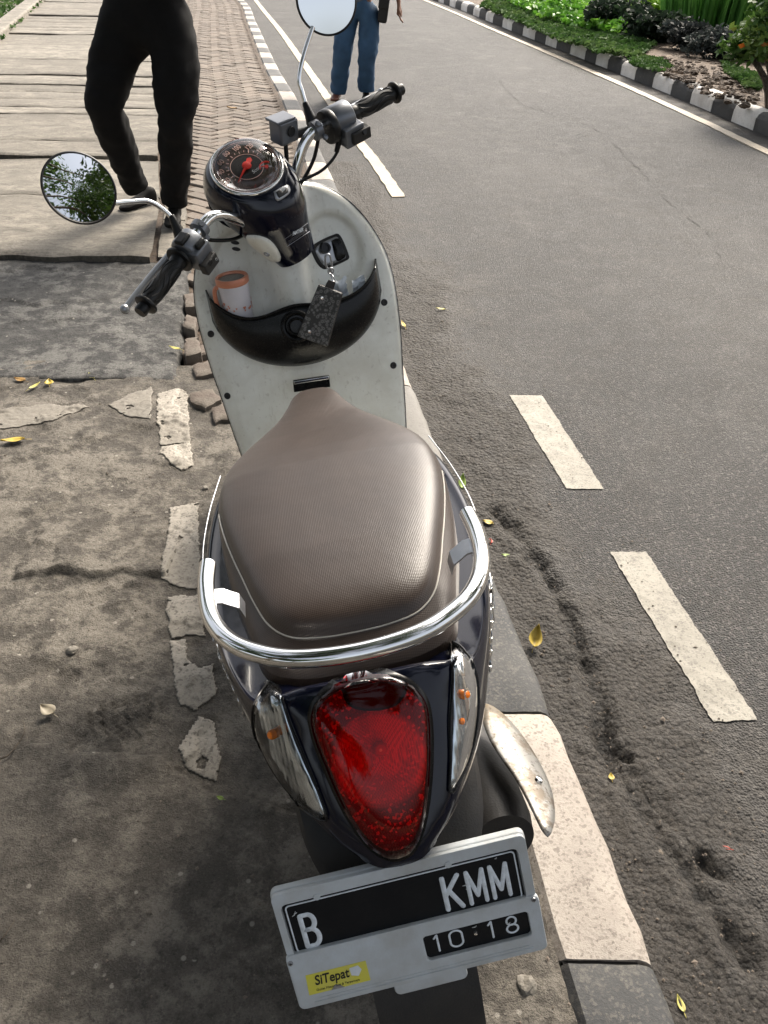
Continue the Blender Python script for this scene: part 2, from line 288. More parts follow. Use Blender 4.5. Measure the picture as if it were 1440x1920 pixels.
class MB:                                        # collects shapes into one mesh
    def __init__(s): s.v = []; s.f = []; s.m = []; s.t = []; s.cm = 0; s.ct = 0.
    def add(s, vs, fs):
        b = len(s.v); s.v += [Vec(v) for v in vs]; s.f += [tuple(i+b for i in f) for f in fs]; s.m += [s.cm]*len(fs); s.t += [s.ct]*len(vs); return s
    def box(s, c, sz, M=None):
        c = Vec(c); vs = [Vec((x*sz[0]/2, y*sz[1]/2, z*sz[2]/2)) for x in (-1,1) for y in (-1,1) for z in (-1,1)]
        if M: vs = [M @ v for v in vs]
        return s.add([c+v for v in vs], [(0,1,3,2),(4,6,7,5),(0,4,5,1),(2,3,7,6),(0,2,6,4),(1,5,7,3)])
    def tube(s, pts, r, n=12, caps=True):
        pts = [Vec(p) for p in pts]; rs = r if isinstance(r, (list, tuple)) else [r]*len(pts); rings = []; up = None
        for i, p in enumerate(pts):
            d = (pts[min(i+1, len(pts)-1)]-pts[max(i-1, 0)]).normalized()
            if up is None:
                up = Vec((0,0,1)) if abs(d.z) < .9 else Vec((0,1,0))
            up = (up-d*up.dot(d)).normalized(); sd_ = d.cross(up)
            rings.append([p+(up*math.cos(2*PI*k/n)+sd_*math.sin(2*PI*k/n))*rs[i] for k in range(n)])
        return s.loft(rings, caps)
    def loft(s, rings, caps=True, closed=True):
        n = len(rings[0]); vs = [v for rg in rings for v in rg]; fs = []
        for i in range(len(rings)-1):
            for k in range(n if closed else n-1):
                k2 = (k+1) % n; fs.append((i*n+k, i*n+k2, (i+1)*n+k2, (i+1)*n+k))
        if caps and closed: fs += [tuple(range(n))[::-1], tuple((len(rings)-1)*n+k for k in range(n))]
        return s.add(vs, fs)
    def lathe(s, prof, c, ax=(0,0,1), n=32, e1=None, sx=1, sy=1):
        ax = Vec(ax).normalized(); c = Vec(c); e1 = Vec(e1) if e1 is not None else ax.orthogonal().normalized(); e2 = ax.cross(e1)
        rings = [[c+ax*h+(e1*math.cos(2*PI*k/n)*sx+e2*math.sin(2*PI*k/n)*sy)*max(r, 1e-5) for k in range(n)] for r, h in prof]
        return s.loft(rings, prof[0][0] > 1e-4 or prof[-1][0] > 1e-4)
    def torus(s, c, ax, Rr, r, n=40, m=8, a0=0, a1=2*PI, e1=None):
        ax = Vec(ax).normalized(); c = Vec(c); e1 = Vec(e1).normalized() if e1 is not None else ax.orthogonal().normalized(); e2 = ax.cross(e1); full = abs(a1-a0-2*PI) < 1e-6
        N = n if full else n+1; rings = []
        for i in range(N):
            a = a0+(a1-a0)*i/n; d = e1*math.cos(a)+e2*math.sin(a); rings.append([c+d*(Rr+r*math.cos(2*PI*k/m))+ax*r*math.sin(2*PI*k/m) for k in range(m)])
        if full: rings.append(rings[0])
        return s.loft(rings, not full)
    def prism(s, poly, ax, h):                   # poly: 3d points, extruded along ax by h
        ax = Vec(ax); n = len(poly); poly = [Vec(p) for p in poly]
        return s.add(poly+[p+ax*h for p in poly], [tuple(range(n))[::-1], tuple(range(n, 2*n))]+[(k, (k+1) % n, n+(k+1) % n, n+k) for k in range(n)])
    def build(s, name, mats, parent=None, smooth=True, base=None, mods=(), xf=None, tone=False):
        vs = [xf(v) for v in s.v] if xf else s.v
        o = mkobj(name, vs, s.f, mats, parent, smooth, s.m, s.t if tone else None, base, mods)
        bm = bmesh.new(); bm.from_mesh(o.data); bmesh.ops.recalc_face_normals(bm, faces=bm.faces); bm.to_mesh(o.data); bm.free()
        if smooth: o.data.set_sharp_from_angle(angle=R(38))
        return o
def cr(pts, n=6):                                # Catmull-Rom smoothing of a list of points
    P = [Vec(p) for p in pts]; out = []
    for i in range(len(P)-1):
        a = P[max(i-1, 0)]; b = P[i]; c = P[i+1]; d = P[min(i+2, len(P)-1)]
        for k in range(n):
            t = k/n; out.append(.5*((2*b)+(c-a)*t+(2*a-5*b+4*c-d)*t*t+(3*b-a-3*c+d)*t**3))
    out.append(P[-1]); return out
def interp(x, xs, ys): return float(np.interp(x, xs, ys))
def sm(a, b, x):
    t = min(1, max(0, (x-a)/(b-a))); return t*t*(3-2*t)
def G(px, py, z=0.):                             # photo point -> point on the level ground
    d = CAMM.to_3x3() @ Vec(((px-720)/FPX, -(py-960)/FPX, -1)); o = CAMM.translation
    return o+d*((z-o.z)/d.z)
def fbm(x, y, z=0, o=5): return noise.fractal(Vec((x, y, z)), 1., 2., o)   # about -1..1
_fonts = {}
def text(body, size, mat, name, parent, M, ext=.001, sx=1, align='CENTER', bevel=0, shear=0, base=None, offset=0):
    cu = bpy.data.curves.new('t', 'FONT'); cu.body = body; cu.size = size; cu.extrude = ext; cu.align_x = align; cu.align_y = 'CENTER'; cu.shear = shear; cu.offset = offset
    cu.bevel_depth = bevel; cu.resolution_u = 6
    o = bpy.data.objects.new('t', cu); COL.objects.link(o); dg = bpy.context.evaluated_depsgraph_get()
    me = bpy.data.meshes.new_from_object(o.evaluated_get(dg)); bpy.data.objects.remove(o)
    vs = [M @ Vec((v.co.x*sx, v.co.y, v.co.z)) for v in me.vertices]; fs = [tuple(p.vertices) for p in me.polygons]; bpy.data.meshes.remove(me)
    return mkobj(name, vs, fs, mat, parent, False, base=base)
def frame(c, e1, e2):
    e1 = Vec(e1).normalized(); e3 = e1.cross(Vec(e2)).normalized(); e2 = e3.cross(e1)
    m = Matrix((e1, e2, e3)).transposed().to_4x4(); m.translation = Vec(c); return m

# ================================================================== SETTING
def curve(pts):                                  # pts (y, x), smooth lookup x(y)
    c = cr([Vec((a, b, 0)) for a, b in pts], 8); ys = [p.x for p in c]; xs = [p.y for p in c]
    return lambda y: float(np.interp(y, ys, xs))
KR = curve([(-25, 1.9), (-12, 1.5), (-4, .98), (-1, .70), (.62, .498), (1.27, .395), (2.35, .20), (2.89, .105), (3.4, .02), (5.6, -.32), (7.5, -.65), (9.3, -.97), (11.6, -1.44), (17, -2.44), (21.8, -3.36), (32, -5.9), (60, -16)])
FK = curve([(-25, 5.0), (-8, 4.6), (0, 4.15), (5, 3.86), (8.65, 3.49), (10.66, 3.24), (12.74, 2.94), (14.94, 2.59), (17.5, 2.18), (18.96, 1.97), (24, 1.15), (32, -.6), (60, -9)])
CRK = curve([(2.6, -.80), (4.16, -1.20), (5.16, -1.39), (6.47, -1.70), (8.6, -2.15), (11, -2.75), (15, -3.62), (21.3, -5.08), (32, -8)])
KW = .17; RZ = -.12
def smooths(xs, n): return xs
# ground sheet to the horizon
m = MB(); m.add([(-400,-400,-.2),(400,-400,-.2),(400,700,-.2),(-400,700,-.2)], [(0,1,2,3)]); tag(m.build('ground', 'ground', smooth=False), kind='structure')

RUT = [(930,960),(975,1010),(1030,1090),(1075,1180),(1110,1270),(1120,1340),(1150,1440),(1215,1540),(1270,1620),(1330,1700),(1400,1800)]
RUT2 = [(1160,1400),(1195,1470),(1240,1530),(1300,1600),(1370,1660)]
def pl(pts, z): return [G(a, b, z).xy for a, b in pts]
rut = pl(RUT, RZ); rut2 = pl(RUT2, RZ)
def dseg(p, line):
    best = 9
    for a, b in zip(line, line[1:]):
        ab = b-a; t = max(0, min(1, (p-a).dot(ab)/ab.length_squared)); best = min(best, (a+ab*t-p).length)
    return best
def road_h(x, y):
    u = x-KR(y); z = RZ; e = 0; dk = 0
    if -1 < y < 7 and u < 1.6:
        e = edge = 1-sm(.05, .72, u+.25*noise.noise(Vec((x*2, y*1.3, 3))))
        z += edge*(.010*fbm(x*9, y*9, 1, 5)+.009*abs(noise.noise(Vec((x*26, y*26, 0)))))+.012*edge*(1-sm(0, .1, u))
        if y < 3 and u > .02:
            p = Vec((x, y)); wob = .03*noise.noise(Vec((x*12, y*12, 5)))+.014*noise.noise(Vec((x*45, y*45, 5))); dd = max(0, min(dseg(p, rut), dseg(p, rut2)+.01)+wob)
            md = .45+1.0*max(0, noise.noise(Vec((x*6, y*6, 9)))+.3); k = math.exp(-(dd/.014)**2)*md; z -= .024*k; dk = min(.9, 1.5*math.exp(-(dd/.010)**2)*md*max(0, noise.noise(Vec((x*38, y*38, 2)))*1.6+.45))
            z += .010*math.exp(-((dd-.05)/.025)**2)
    elif u > 1: z += .004*fbm(x*1.2, y*1.2, 2, 3)
    if FK(y)-x < .45: e = max(e, .75*(1-sm(.05, .45, FK(y)-x)))
    return z, e, dk
def road_mesh():
    ys = [-25, -15, -8, -4, -2, -1, -.3]; y = .1
    while y < 60: ys.append(y); y += max(.011, .0065*(y-.2)) if y < 5 else .12*(y/5)
    ts = [0.]; d = .012
    while ts[-1] < 1.6: ts.append(ts[-1]+d); d = .012 if ts[-1] < .75 else d*1.03
    while ts[-1] < 9: ts.append(ts[-1]+.2)
    vs = []; tn = []; dkv = []
    for y in ys:
        a = KR(y)-.05; b = FK(y)+.12; wd = b-a; tt = [t/ts[-1] for t in ts]
        n0 = sum(1 for t in ts if t < 1.6)
        for i, t in enumerate(ts):
            x = a+t if i < n0 else a+ts[n0-1]+(wd-ts[n0-1])*(i-n0+1)/(len(ts)-n0)
            z, e, dk_ = road_h(x, y); vs.append((x, y, z)); tn.append(e); dkv.append(dk_)
    n = len(ts); fs = [(j*n+i, j*n+i+1, (j+1)*n+i+1, (j+1)*n+i) for j in range(len(ys)-1) for i in range(n-1)]
    o = mkobj('road', vs, fs, 'asphalt', tone=tn); a = o.data.attributes.new('dark', 'FLOAT', 'POINT'); a.data.foreach_set('value', np.asarray(dkv, dtype=np.float32)); return o
road = tag(road_mesh(), kind='structure')

# painted road lines, laid on the asphalt
def ribbon(name, pts, wl, wr, z, mat, jag=.004, step=.03, kind='structure', ext=True):
    P = cr([Vec((p[0], p[1], z)) for p in pts], 8); L = [P[0]]
    for p in P[1:]:
        while (p-L[-1]).length > step*1.5 and step: L.append(L[-1]+(p-L[-1]).normalized()*step)
    L.append(P[-1]); vs = []
    for i, p in enumerate(L):
        d = (L[min(i+1, len(L)-1)]-L[max(i-1, 0)]); d = d.normalized() if d.length > 1e-6 else Vec((0,1,0)); nn = Vec((d.y, -d.x, 0))
        for s, wv in ((-1, wl), (1, wr)): vs.append(p+nn*s*(wv+jag*noise.noise(p*60+Vec((s*7, 0, 0)))*2))
    fs = [(2*i, 2*i+1, 2*i+3, 2*i+2) for i in range(len(L)-1)]
    b = len(vs); vs = vs+[v-Vec((0,0,.012)) for v in vs]; n = len(L)
    for i in range(n-1): fs += [(2*i, 2*i+2, b+2*i+2, b+2*i), (2*i+3, 2*i+1, b+2*i+1, b+2*i+3)]
    fs += [(1, 0, b, b+1), (2*n-2, 2*n-1, b+2*n-1, b+2*n-2)]
    return tag(mkobj(name, vs, fs, mat, smooth=False), kind=kind)
def strip_px(name, L, Rr, mat):       # a painted bar that follows the asphalt
    a = [G(*p, RZ) for p in L]; b = [G(*p, RZ) for p in Rr]; vs = []; n = 60; q = 14
    for i in range(n+1):
        t = i/n; pa = a[0].lerp(a[1], t); pb = b[0].lerp(b[1], t)
        for c in range(q+1):
            p = pa.lerp(pb, c/q)
            if c in (0, q) or i in (0, n): p = p+Vec((noise.noise(p*70)+.6*noise.noise(p*200), noise.noise(p*70+Vec((9,0,0))), 0))*.0038
            p.z = road_h(p.x, p.y)[0]+.0035; vs.append(p)
    fs = [(i*(q+1)+c, i*(q+1)+c+1, (i+1)*(q+1)+c+1, (i+1)*(q+1)+c) for i in range(n) for c in range(q)]
    return tag(mkobj(name, vs, fs, mat), kind='structure')
strip_px('road_marking', [(955,743),(1062,918)], [(1016,743),(1132,918)], 'line')
strip_px('road_marking', [(1143,1036),(1337,1355)], [(1211,1036),(1421,1352)], 'line')
strip_px('road_marking', [(1500,1620),(1700,1960)], [(1600,1620),(1830,1960)], 'line')
edge = [(735,371),(697,312),(660,262),(625,212),(590,160),(555,108),(518,55),(490,20),(478,4)]
gp = [G(a, b, RZ) for a, b in edge]; gp += [Vec((KR(y)+.30, y, 0)) for y in (27, 33, 42, 55)]
ribbon('edge_line', [(p.x, p.y) for p in gp], .0, .095, RZ+.008, 'lineyel', .005, .08)
ribbon('edge_line', [(FK(y)-.33, y) for y in (-6, -2, 2, 5, 8, 10, 12, 15, 18, 22, 28, 36, 50)], .05, .05, RZ+.010, 'lineyel', .006, .15)
# fine cracks in the old asphalt
for pts in ([(1060,185),(1110,165) ,(1150,195),(1185,215)], [(935,150),(955,175),(980,195)], [(1080,225),(1130,250),(1165,285),(1190,310),(1225,345),(1250,370)], [(1210,345),(1290,405),(1345,455),(1350,490)], [(990,200),(1035,215),(1075,232)]):
    gp = cr([G(a, b, RZ) for a, b in pts], 10); vs = []; fs = []
    L = [gp[0]]
    for p in gp[1:]:
        while (p-L[-1]).length > .03: L.append(L[-1]+(p-L[-1]).normalized()*.02)
    L = [p+Vec((noise.noise(p*9), noise.noise(p*9+Vec((5,0,0))), 0))*.05+Vec((noise.noise(p*45), noise.noise(p*45+Vec((5,0,0))), 0))*.02 for p in L]
    for i, p in enumerate(L):
        wv = max(.0008, .010*(noise.noise(p*6+Vec((0,0,4)))+.15)); p.z = road_h(p.x, p.y)[0]+.0035; vs += [p-Vec((wv, 0, 0)), p+Vec((wv, 0, 0))]
    fs = [(2*i, 2*i+1, 2*i+3, 2*i+2) for i in range(len(L)-1)]; tag(mkobj('road_crack', vs, fs, 'faintcrack', smooth=False), kind='structure')

# near kerb: blocks painted in turn white and black
def arc_y(f, y0, L):
    y = y0; acc = 0
    while acc < L: acc += math.hypot(.01, f(y+.01)-f(y)); y += .01
    return y
def kerb_mesh(name, f, ylist, side, wdt, top, bot, rad, z_noise, mats, seg):
    m = MB(); nsec = 10
    for (y0, y1, mi) in ylist:
        m.cm = mi; rings = []; n = seg; g = .004
        for i in range(n+1):
            y = y0+g+(y1-y0-2*g)*i/n; x = f(y); e = 1 if i in (0, n) else 0; pr = []
            tz = top-(.006 if e else 0)
            prof = [(-wdt, bot), (-wdt, tz-rad*.5), (-wdt+rad*.5, tz)]+[(-wdt+(wdt-rad)*k/4, tz) for k in (1, 2, 3)]+[(-rad+rad*math.sin(a), tz-rad+rad*math.cos(a)) for a in (0, .5, 1.0, PI/2)]+[(.006, top-.06), (.012, bot)]
            for u, z in prof:
                nn = z_noise*(fbm(x*12+u*12, y*12, z*12, 4)); pr.append(Vec((x+side*(u+nn), y+(.004*noise.noise(Vec((u*40, y*9, z*30))) if e else 0), z+nn*(1 if z > bot else 0))))
            rings.append(pr)
        m.loft(rings)
    return tag(m.build(name, mats), kind='structure')
kb = [(-1.0, -.45, 0), (-.45, .16, 0), (.16, .716, 1), (.716, 1.268, 0), (1.268, 1.81, 1), (1.81, 2.35, 1), (2.35, 2.89, 2)]
y = 2.89; c = 0
while y < 30: kb.append((y, y+.52, c)); y += .52; c ^= 1
kerb_mesh('kerb', KR, kb, 1, KW, .0, -.2, .03, .0035, ['kwhite', 'kblack', 'kgrey'], 10)
m = MB(); ys = [-1+.1*i for i in range(320)]
m.loft([[Vec((KR(y)-KW+.01, y, -.012)), Vec((KR(y)-.03, y, -.012)), Vec((KR(y)-.03, y, -.2)), Vec((KR(y)-KW+.01, y, -.2))] for y in ys]); tag(m.build('kerb_mortar', 'crack'), kind='structure')
fb = []; y = -4.2; c = 0
bnds = [8.651, 9.13, 9.606, 10.13, 10.661, 11.21, 11.771, 12.25, 12.742, 13.19, 13.64, 14.29, 14.938, 15.5, 16.081, 16.79, 17.497, 18.22, 18.956]
yy = bnds[0]; pre = []; c = 1
while yy > -3: pre.append((yy-.52, yy, c)); yy -= .52; c ^= 1
fb = pre[::-1]+[(a, b, i % 2) for i, (a, b) in enumerate(zip(bnds, bnds[1:]))]
yy = bnds[-1]; c = 0
while yy < 45: fb.append((yy, yy+.58, c)); yy += .58; c ^= 1
kerb_mesh('far_kerb', FK, fb, -1, .17, .05, -.2, .05, .006, ['fkwhite', 'fkblack'], 4)

# near pavement of worn cement
LEDG = [G(a, b).xy for a, b in ((60,1082),(120,1072),(175,1085),(230,1076),(290,1080))]
ARC = [G(a, b).xy for a, b in ((-200,1440),(0,1418),(60,1402),(125,1398),(140,1415),(230,1420),(300,1425),(350,1455),(390,1490),(460,1495),(560,1530))]
BRD = G(235, 1350).xy
def near_h(x, y):
    z = -.004; t = 0
    z += .006*fbm(x*4, y*4, 0, 5)
    c = sm(.02, .10, fbm(x*2.6+7, y*2.6, 4, 5)); z += .007*c
    c2 = sm(.0, .06, fbm(x*6+3, y*6, 8, 4)-.12); z += .004*c2
    z += .0025*abs(noise.noise(Vec((x*40, y*40, 0))))
    if -1.4 < x < .3:
        ay = float(np.interp(x, [p.x for p in ARC], [p.y for p in ARC]))+.012*noise.noise(Vec((x*18, 0, 1)))
        d = ay-y; z += .014*sm(-.004, .006, d)*(1-sm(.05, .5, d)*.6)
        if d > .02: z -= (c*.007+c2*.004)*.8*sm(.02, .08, d)
        if -.012 < d < .0: t = .5
    lx = [p.x for p in LEDG]
    if lx[0]-.05 < x < lx[-1]+.03:
        ly = float(np.interp(x, lx, [p.y for p in LEDG]))+.008*noise.noise(Vec((x*25, 0, 3))); d = y-ly
        z += .012*sm(-.003, .004, d)*(1-sm(.02, .3, d)); t = max(t, .8*math.exp(-((d+.008)/.008)**2))
    p = Vec((x, y))-BRD; dx, dy = p.x*.82+p.y*.57, -p.x*.57+p.y*.82
    k = (1-sm(.07, .115, math.hypot(p.x*1.0, p.y*1.25)+.02*noise.noise(Vec((x*12, y*12, 2)))))
    z += k*(.004*math.sin(dy*2*PI/.014+3*noise.noise(Vec((x*6, y*6, 1))))+.006)
    # dirt gathers in a groove along the kerb and the line of old painted stones
    return z, t
def near_mesh():
    ys = [-8, -5, -3, -1.5, -.6, .0]; y = .3
    while y < 3.0: ys.append(y); y += .0085 if y < 1.9 else .013
    ys.append(3.02); vs = []; tn = []; nx = 200
    us = [-9, -6, -4, -2.5, -1.9]+[-1.75+1.75*i/nx for i in range(nx+1)]
    for y in ys:
        xe = KR(y)-KW+.003
        for u in us:
            x = xe+u
            if -.1 < y < 3.1 and u > -1.8: z, t = near_h(x, y); z -= .01*math.exp(-((u)/.02)**2)
            else: z, t = -.002, 0
            vs.append((x, y, z)); tn.append(t)
    n = len(us); fs = [(j*n+i, j*n+i+1, (j+1)*n+i+1, (j+1)*n+i) for j in range(len(ys)-1) for i in range(n-1)]
    return mkobj('pavement', vs, fs, 'pavement', tone=tn)
tag(near_mesh(), kind='structure')
# base under slabs and pavers
m = MB(); m.add([(-40, 2.9, -.075), (KR(2.9)-KW+.01, 2.9, -.075)]+[(KR(y)-KW+.01, y, -.075) for y in (3.4, 4.5, 5.6, 7.5, 9.3, 11.6, 14, 17, 19, 21.8, 26, 32)]+[(-40, 32, -.075)], [tuple(range(15))])
m.ct = 1; m.t = [1.]*len(m.v); tag(m.build('soil_base', 'soil', smooth=False, tone=True), kind='structure')
# dark mortar apron between the near pavement and the slabs
def apron():
    vs = []; tn = []; nx, ny = 190, 105; XR = lambda v: -.80+(-1.02+.80)*v
    for j in range(ny+1):
        v = j/ny
        for i in range(nx+1):
            u = i/nx; y0 = 2.86+.03*noise.noise(Vec((u*9, 0, 2))); y1 = 4.20; x1 = XR(v)+.015*noise.noise(Vec((v*14, 5, 0))); x = -3.6+(x1+3.6)*u if i else -9; y = y0+(y1-y0)*v
            z = .008+.006*fbm(x*3, y*3, 6, 5)+.009*sm(.0, .07, fbm(x*2.2, y*2.2+3, 1, 5))*sm(.2, .5, v)+.003*abs(noise.noise(Vec((x*30, y*30, 0))))
            if j == 0 or i == nx: z = -.03
            elif j == 1 or i == nx-1: z -= .004
            vs.append((x, y, z)); tn.append(.55*sm(.88, 1., v)+.25*(1-sm(.0, .05, v)))
    n = nx+1; fs = [(j*n+i, j*n+i+1, (j+1)*n+i+1, (j+1)*n+i) for j in range(ny) for i in range(nx)]
    return mkobj('mortar_apron', vs, fs, 'patch', tone=tn)
tag(apron(), kind='structure')
# board-marked concrete slabs
def slabs():
    m = MB(); ys = [4.19]; rnd = random.Random(3)
    gaps = [5.42, 6.42, 6.95, 8.05, 8.35, 9.6, 10.2, 11.4, 12.9, 14.2, 15.4, 17, 18.5, 20, 22, 24.5, 27]
    subs = []; y = 4.19
    for g_ in gaps:
        n = 1; 
        for k in range(n): subs.append((y+(g_-y)*k/n, y+(g_-y)*(k+1)/n-rnd.choice((.014, .05, .03, .06))))
        y = g_
    for q, (a, b) in enumerate(subs):
        m.ct = rnd.random()*.65; zz = .035+rnd.uniform(-.012, .012); xl = -9.; nx = 90; rows = []; tl = rnd.uniform(-.02, .02)
        big = (b-a) > .8 and rnd.random() < .45; prof_ = ((0, -.08, 1), (0, -.004, 1), (.03, 0, .85), (.09, .003, .0))+(((.30, .0, .1), (.33, -.010, .9), (.36, .002, .2), (.62, .0, .1), (.65, -.012, .95), (.68, .003, .15)) if big else ((.5, rnd.uniform(-.006, .006), 0),))+((.88, 0, .1), (.96, -.002, .8), (1, -.006, 1), (1, -.08, 1)); t0_ = len(m.t)
        for r_, (v, dz, _tn) in enumerate(prof_):
            row = []
            for i in range(nx+1):
                x = xl+(CRK(a)+.06-xl)*(i/nx)**.7; yy = a+(b-a)*v+.035*noise.noise(Vec((x*.8, a*3, 0)))+(.03*noise.noise(Vec((x*5, a+v*3, 1))) if v in (0, 1) else 0)+.02*(x+1)
                xx = min(x, CRK(yy)-.012+.012*noise.noise(Vec((yy*8, 0, 0))))
                row.append(Vec((xx, yy, zz+dz+.012*noise.noise(Vec((x*1.2, a*2+v, 0)))+.005*fbm(x*4, yy*20, 3, 4)+tl*(v-.5)*.3)))
            rows.append(row)
        m.loft(rows, False, False)
        for r_, pr_ in enumerate(prof_):
            for i in range(nx+1): m.t[t0_+r_*(nx+1)+i] = min(1, m.ct*.6+pr_[2]*(.25+1.1*max(0, noise.noise(Vec((rows[r_][i].x*2.2, rows[r_][i].y*5, 4)))+.25)))
    return m.build('concrete_slabs', 'slab', tone=True)
tag(slabs(), kind='structure')
yv = [4.22+.06*i for i in range(360)]; vs = []
for y in yv:
    for k in range(3): vs.append((CRK(y)-.03+.045*k, y, .006+.012*noise.noise(Vec((y*6, k*3, 0)))))
tag(mkobj('crack_soil', vs, [(j*3+k, j*3+k+1, (j+1)*3+k+1, (j+1)*3+k) for j in range(len(yv)-1) for k in range(2)], 'soil', tone=[.6]*len(vs)), kind='structure')
# narrow pale strip right of the crack, and the raised edging on the far left
m = MB(); y = 4.25; rnd = random.Random(5)
while y < 26:
    L = rnd.uniform(.45, .8); rows = []; m.ct = rnd.random()*.3
    for i in range(9):
        yy = y+(L-.02)*i/8; x0 = CRK(yy)+.02+.008*noise.noise(Vec((yy*9, 0, 0))); x1 = CRK(yy)+.15+.012*noise.noise(Vec((yy*7, 4, 0))); z = .02+.01*noise.noise(Vec((yy*3, 0, 9)))
        if yy > 8: x1 += .0
        rows.append([Vec((x0, yy, -.06)), Vec((x0, yy, z)), Vec(((x0+x1)/2, yy, z+.003)), Vec((x1, yy, z-.002)), Vec((x1, yy, -.06))])
    m.loft(rows, True, True); y += L
tag(m.build('concrete_strip', 'slab', tone=True), kind='structure')
ed = [G(-140, 230).xy, G(0, 84).xy, G(45, 42).xy, G(90, 0).xy]; ed2 = [ed[0]+(ed[0]-ed[1])*2, *ed, ed[3]+(ed[3]-ed[2])*6]
m = MB(); m.loft([[Vec((p.x-.28, p.y, -.1)), Vec((p.x-.28, p.y, .12)), Vec((p.x-.02, p.y, .125)), Vec((p.x, p.y, .11)), Vec((p.x, p.y, -.1))] for p in cr([Vec((q.x, q.y, 0)) for q in ed2], 6)])
tag(m.build('edging', 'slab', mods=(('bevel', .012, 2),)), kind='structure')
# herringbone pavers
def pavers():
    m = MB(); rnd = random.Random(11); Lb, Wb = .21, .105; g = .006
    def brick(cx, cy, lx, ly, u0, y0):
        # u,v local to the path: v runs along the kerb
        q_ = .70710678; cx, cy = (cx-cy)*q_, (cx+cy)*q_; v = y0+cy; xk = KR(v)-KW-.012; xc = CRK(v)+.16; x = xk-.4-cx; y = v
        if x < xc or x > xk+.005 or y > 26: return
        near = 1-sm(3.2, 5.0, y)
        if y < 2.95 or rnd.random() < near*.42: return
        hz = (-.007 if x > xk-.11 or x < xc+.11 else .0)+rnd.uniform(-.004, .004)-near*rnd.uniform(0, .03); sl_ = (KR(v+.1)-KR(v-.1))/.2; ang = -math.atan(sl_)*-1+rnd.uniform(-.02, .02)*(1+near*12)
        M_ = Matrix.Rotation(-math.atan(sl_)-PI/4+rnd.uniform(-.015, .015)+near*rnd.uniform(-.3, .3), 3, 'Z') @ Matrix.Rotation(rnd.uniform(-.015, .015)*(1+7*near), 3, 'X') @ Matrix.Rotation(rnd.uniform(-.015, .015)*(1+7*near), 3, 'Y')
        m.ct = rnd.random(); a, b = lx/2-g/2, ly/2-g/2; vs = []
        for (s, z) in ((1, -.06), (1, -.007), (.0, 0)):
            k = 0 if s else .006
            vs += [Vec((-a+k, -b+k, z)), Vec((a-k, -b+k, z)), Vec((a-k, b-k, z)), Vec((-a+k, b-k, z))]
        vs = [M_ @ q+Vec((x, y, hz)) for q in vs]
        m.add(vs, [(0,1,5,4),(1,2,6,5),(2,3,7,6),(3,0,4,7),(4,5,9,8),(5,6,10,9),(6,7,11,10),(7,4,8,11),(8,9,10,11)])
    N = 150
    for i in range(0, 190):
        for j in range(0, 190):
            if abs(j-i) > 16: continue
            # herringbone lattice in units of Wb
            cx0 = j; cy0 = i
            k = (cx0-cy0) % 4
            if k == 0: brick((cx0+1)*Wb, (cy0+.5)*Wb, Lb, Wb, 0, 2.6)
            elif k == 2 or False: pass
            if (cx0-cy0) % 4 == 3: brick((cx0+.5)*Wb, (cy0+1)*Wb, Wb, Lb, 0, 2.6)
    return m.build('pavers', 'paver', smooth=False, tone=True)
tag(pavers(), kind='structure')
m = MB()
yv = [2.95+.12*i for i in range(240)]
vs = []; 
for y in yv:
    for k in range(9):
        x0, x1 = CRK(y)+.1, KR(y)-KW+.006; x = x0+(x1-x0)*k/8; near = 1-sm(3.4, 4.8, y); vs.append((x, y, -.013-near*.02+.01*near*noise.noise(Vec((x*9, y*9, 0)))))
tag(mkobj('paver_joint_sand', vs, [(j*9+k, j*9+k+1, (j+1)*9+k+1, (j+1)*9+k) for j in range(len(yv)-1) for k in range(8)], 'soil', tone=[.5]*len(vs)), kind='structure')

# pieces of old painted kerb flush in the ground
def ragged(px, jag=.008, step=.02, z=0):
    g = [G(a, b, z) for a, b in px]; out = []
    for i, a in enumerate(g):
        b = g[(i+1) % len(g)]; n = max(1, int((b-a).length/step))
        for k in range(n): p = a.lerp(b, k/n); out.append(p+Vec((noise.noise(p*30), noise.noise(p*30+Vec((5, 0, 0))), 0))*jag*1.6)
    return out
def flat_piece(name, px, mat, top, th=.03, inset=.006, **kw):
    out = ragged(px); c = sum(out, Vec())/len(out); n = len(out); vs = [p+Vec((0,0,top-th)) for p in out]+[p+Vec((0,0,top-.005)) for p in out]+[p+(c-p).normalized()*inset+Vec((0,0,top+.002*noise.noise(p*40))) for p in out]+[c+(p-c)*.5+Vec((0,0,top+.003*noise.noise(p*60))) for p in out]+[c+Vec((0,0,top))]
    fs = []
    for r_ in range(3): fs += [(r_*n+i, r_*n+(i+1) % n, (r_+1)*n+(i+1) % n, (r_+1)*n+i) for i in range(n)]
    fs += [(3*n+i, 3*n+(i+1) % n, 4*n) for i in range(n)]
    ctr = Vec((c.x, c.y, 0)); o = mkobj(name, [v-ctr for v in vs], fs, mat); o.location = ctr; o.data.set_sharp_from_angle(angle=R(40)); return tag(o, **kw)
def inside_poly(x, y, P):
    c = False; j = len(P)-1
    for i in range(len(P)):
        if (P[i].y > y) != (P[j].y > y) and x < (P[j].x-P[i].x)*(y-P[i].y)/(P[j].y-P[i].y)+P[i].x: c = not c
        j = i
    return c
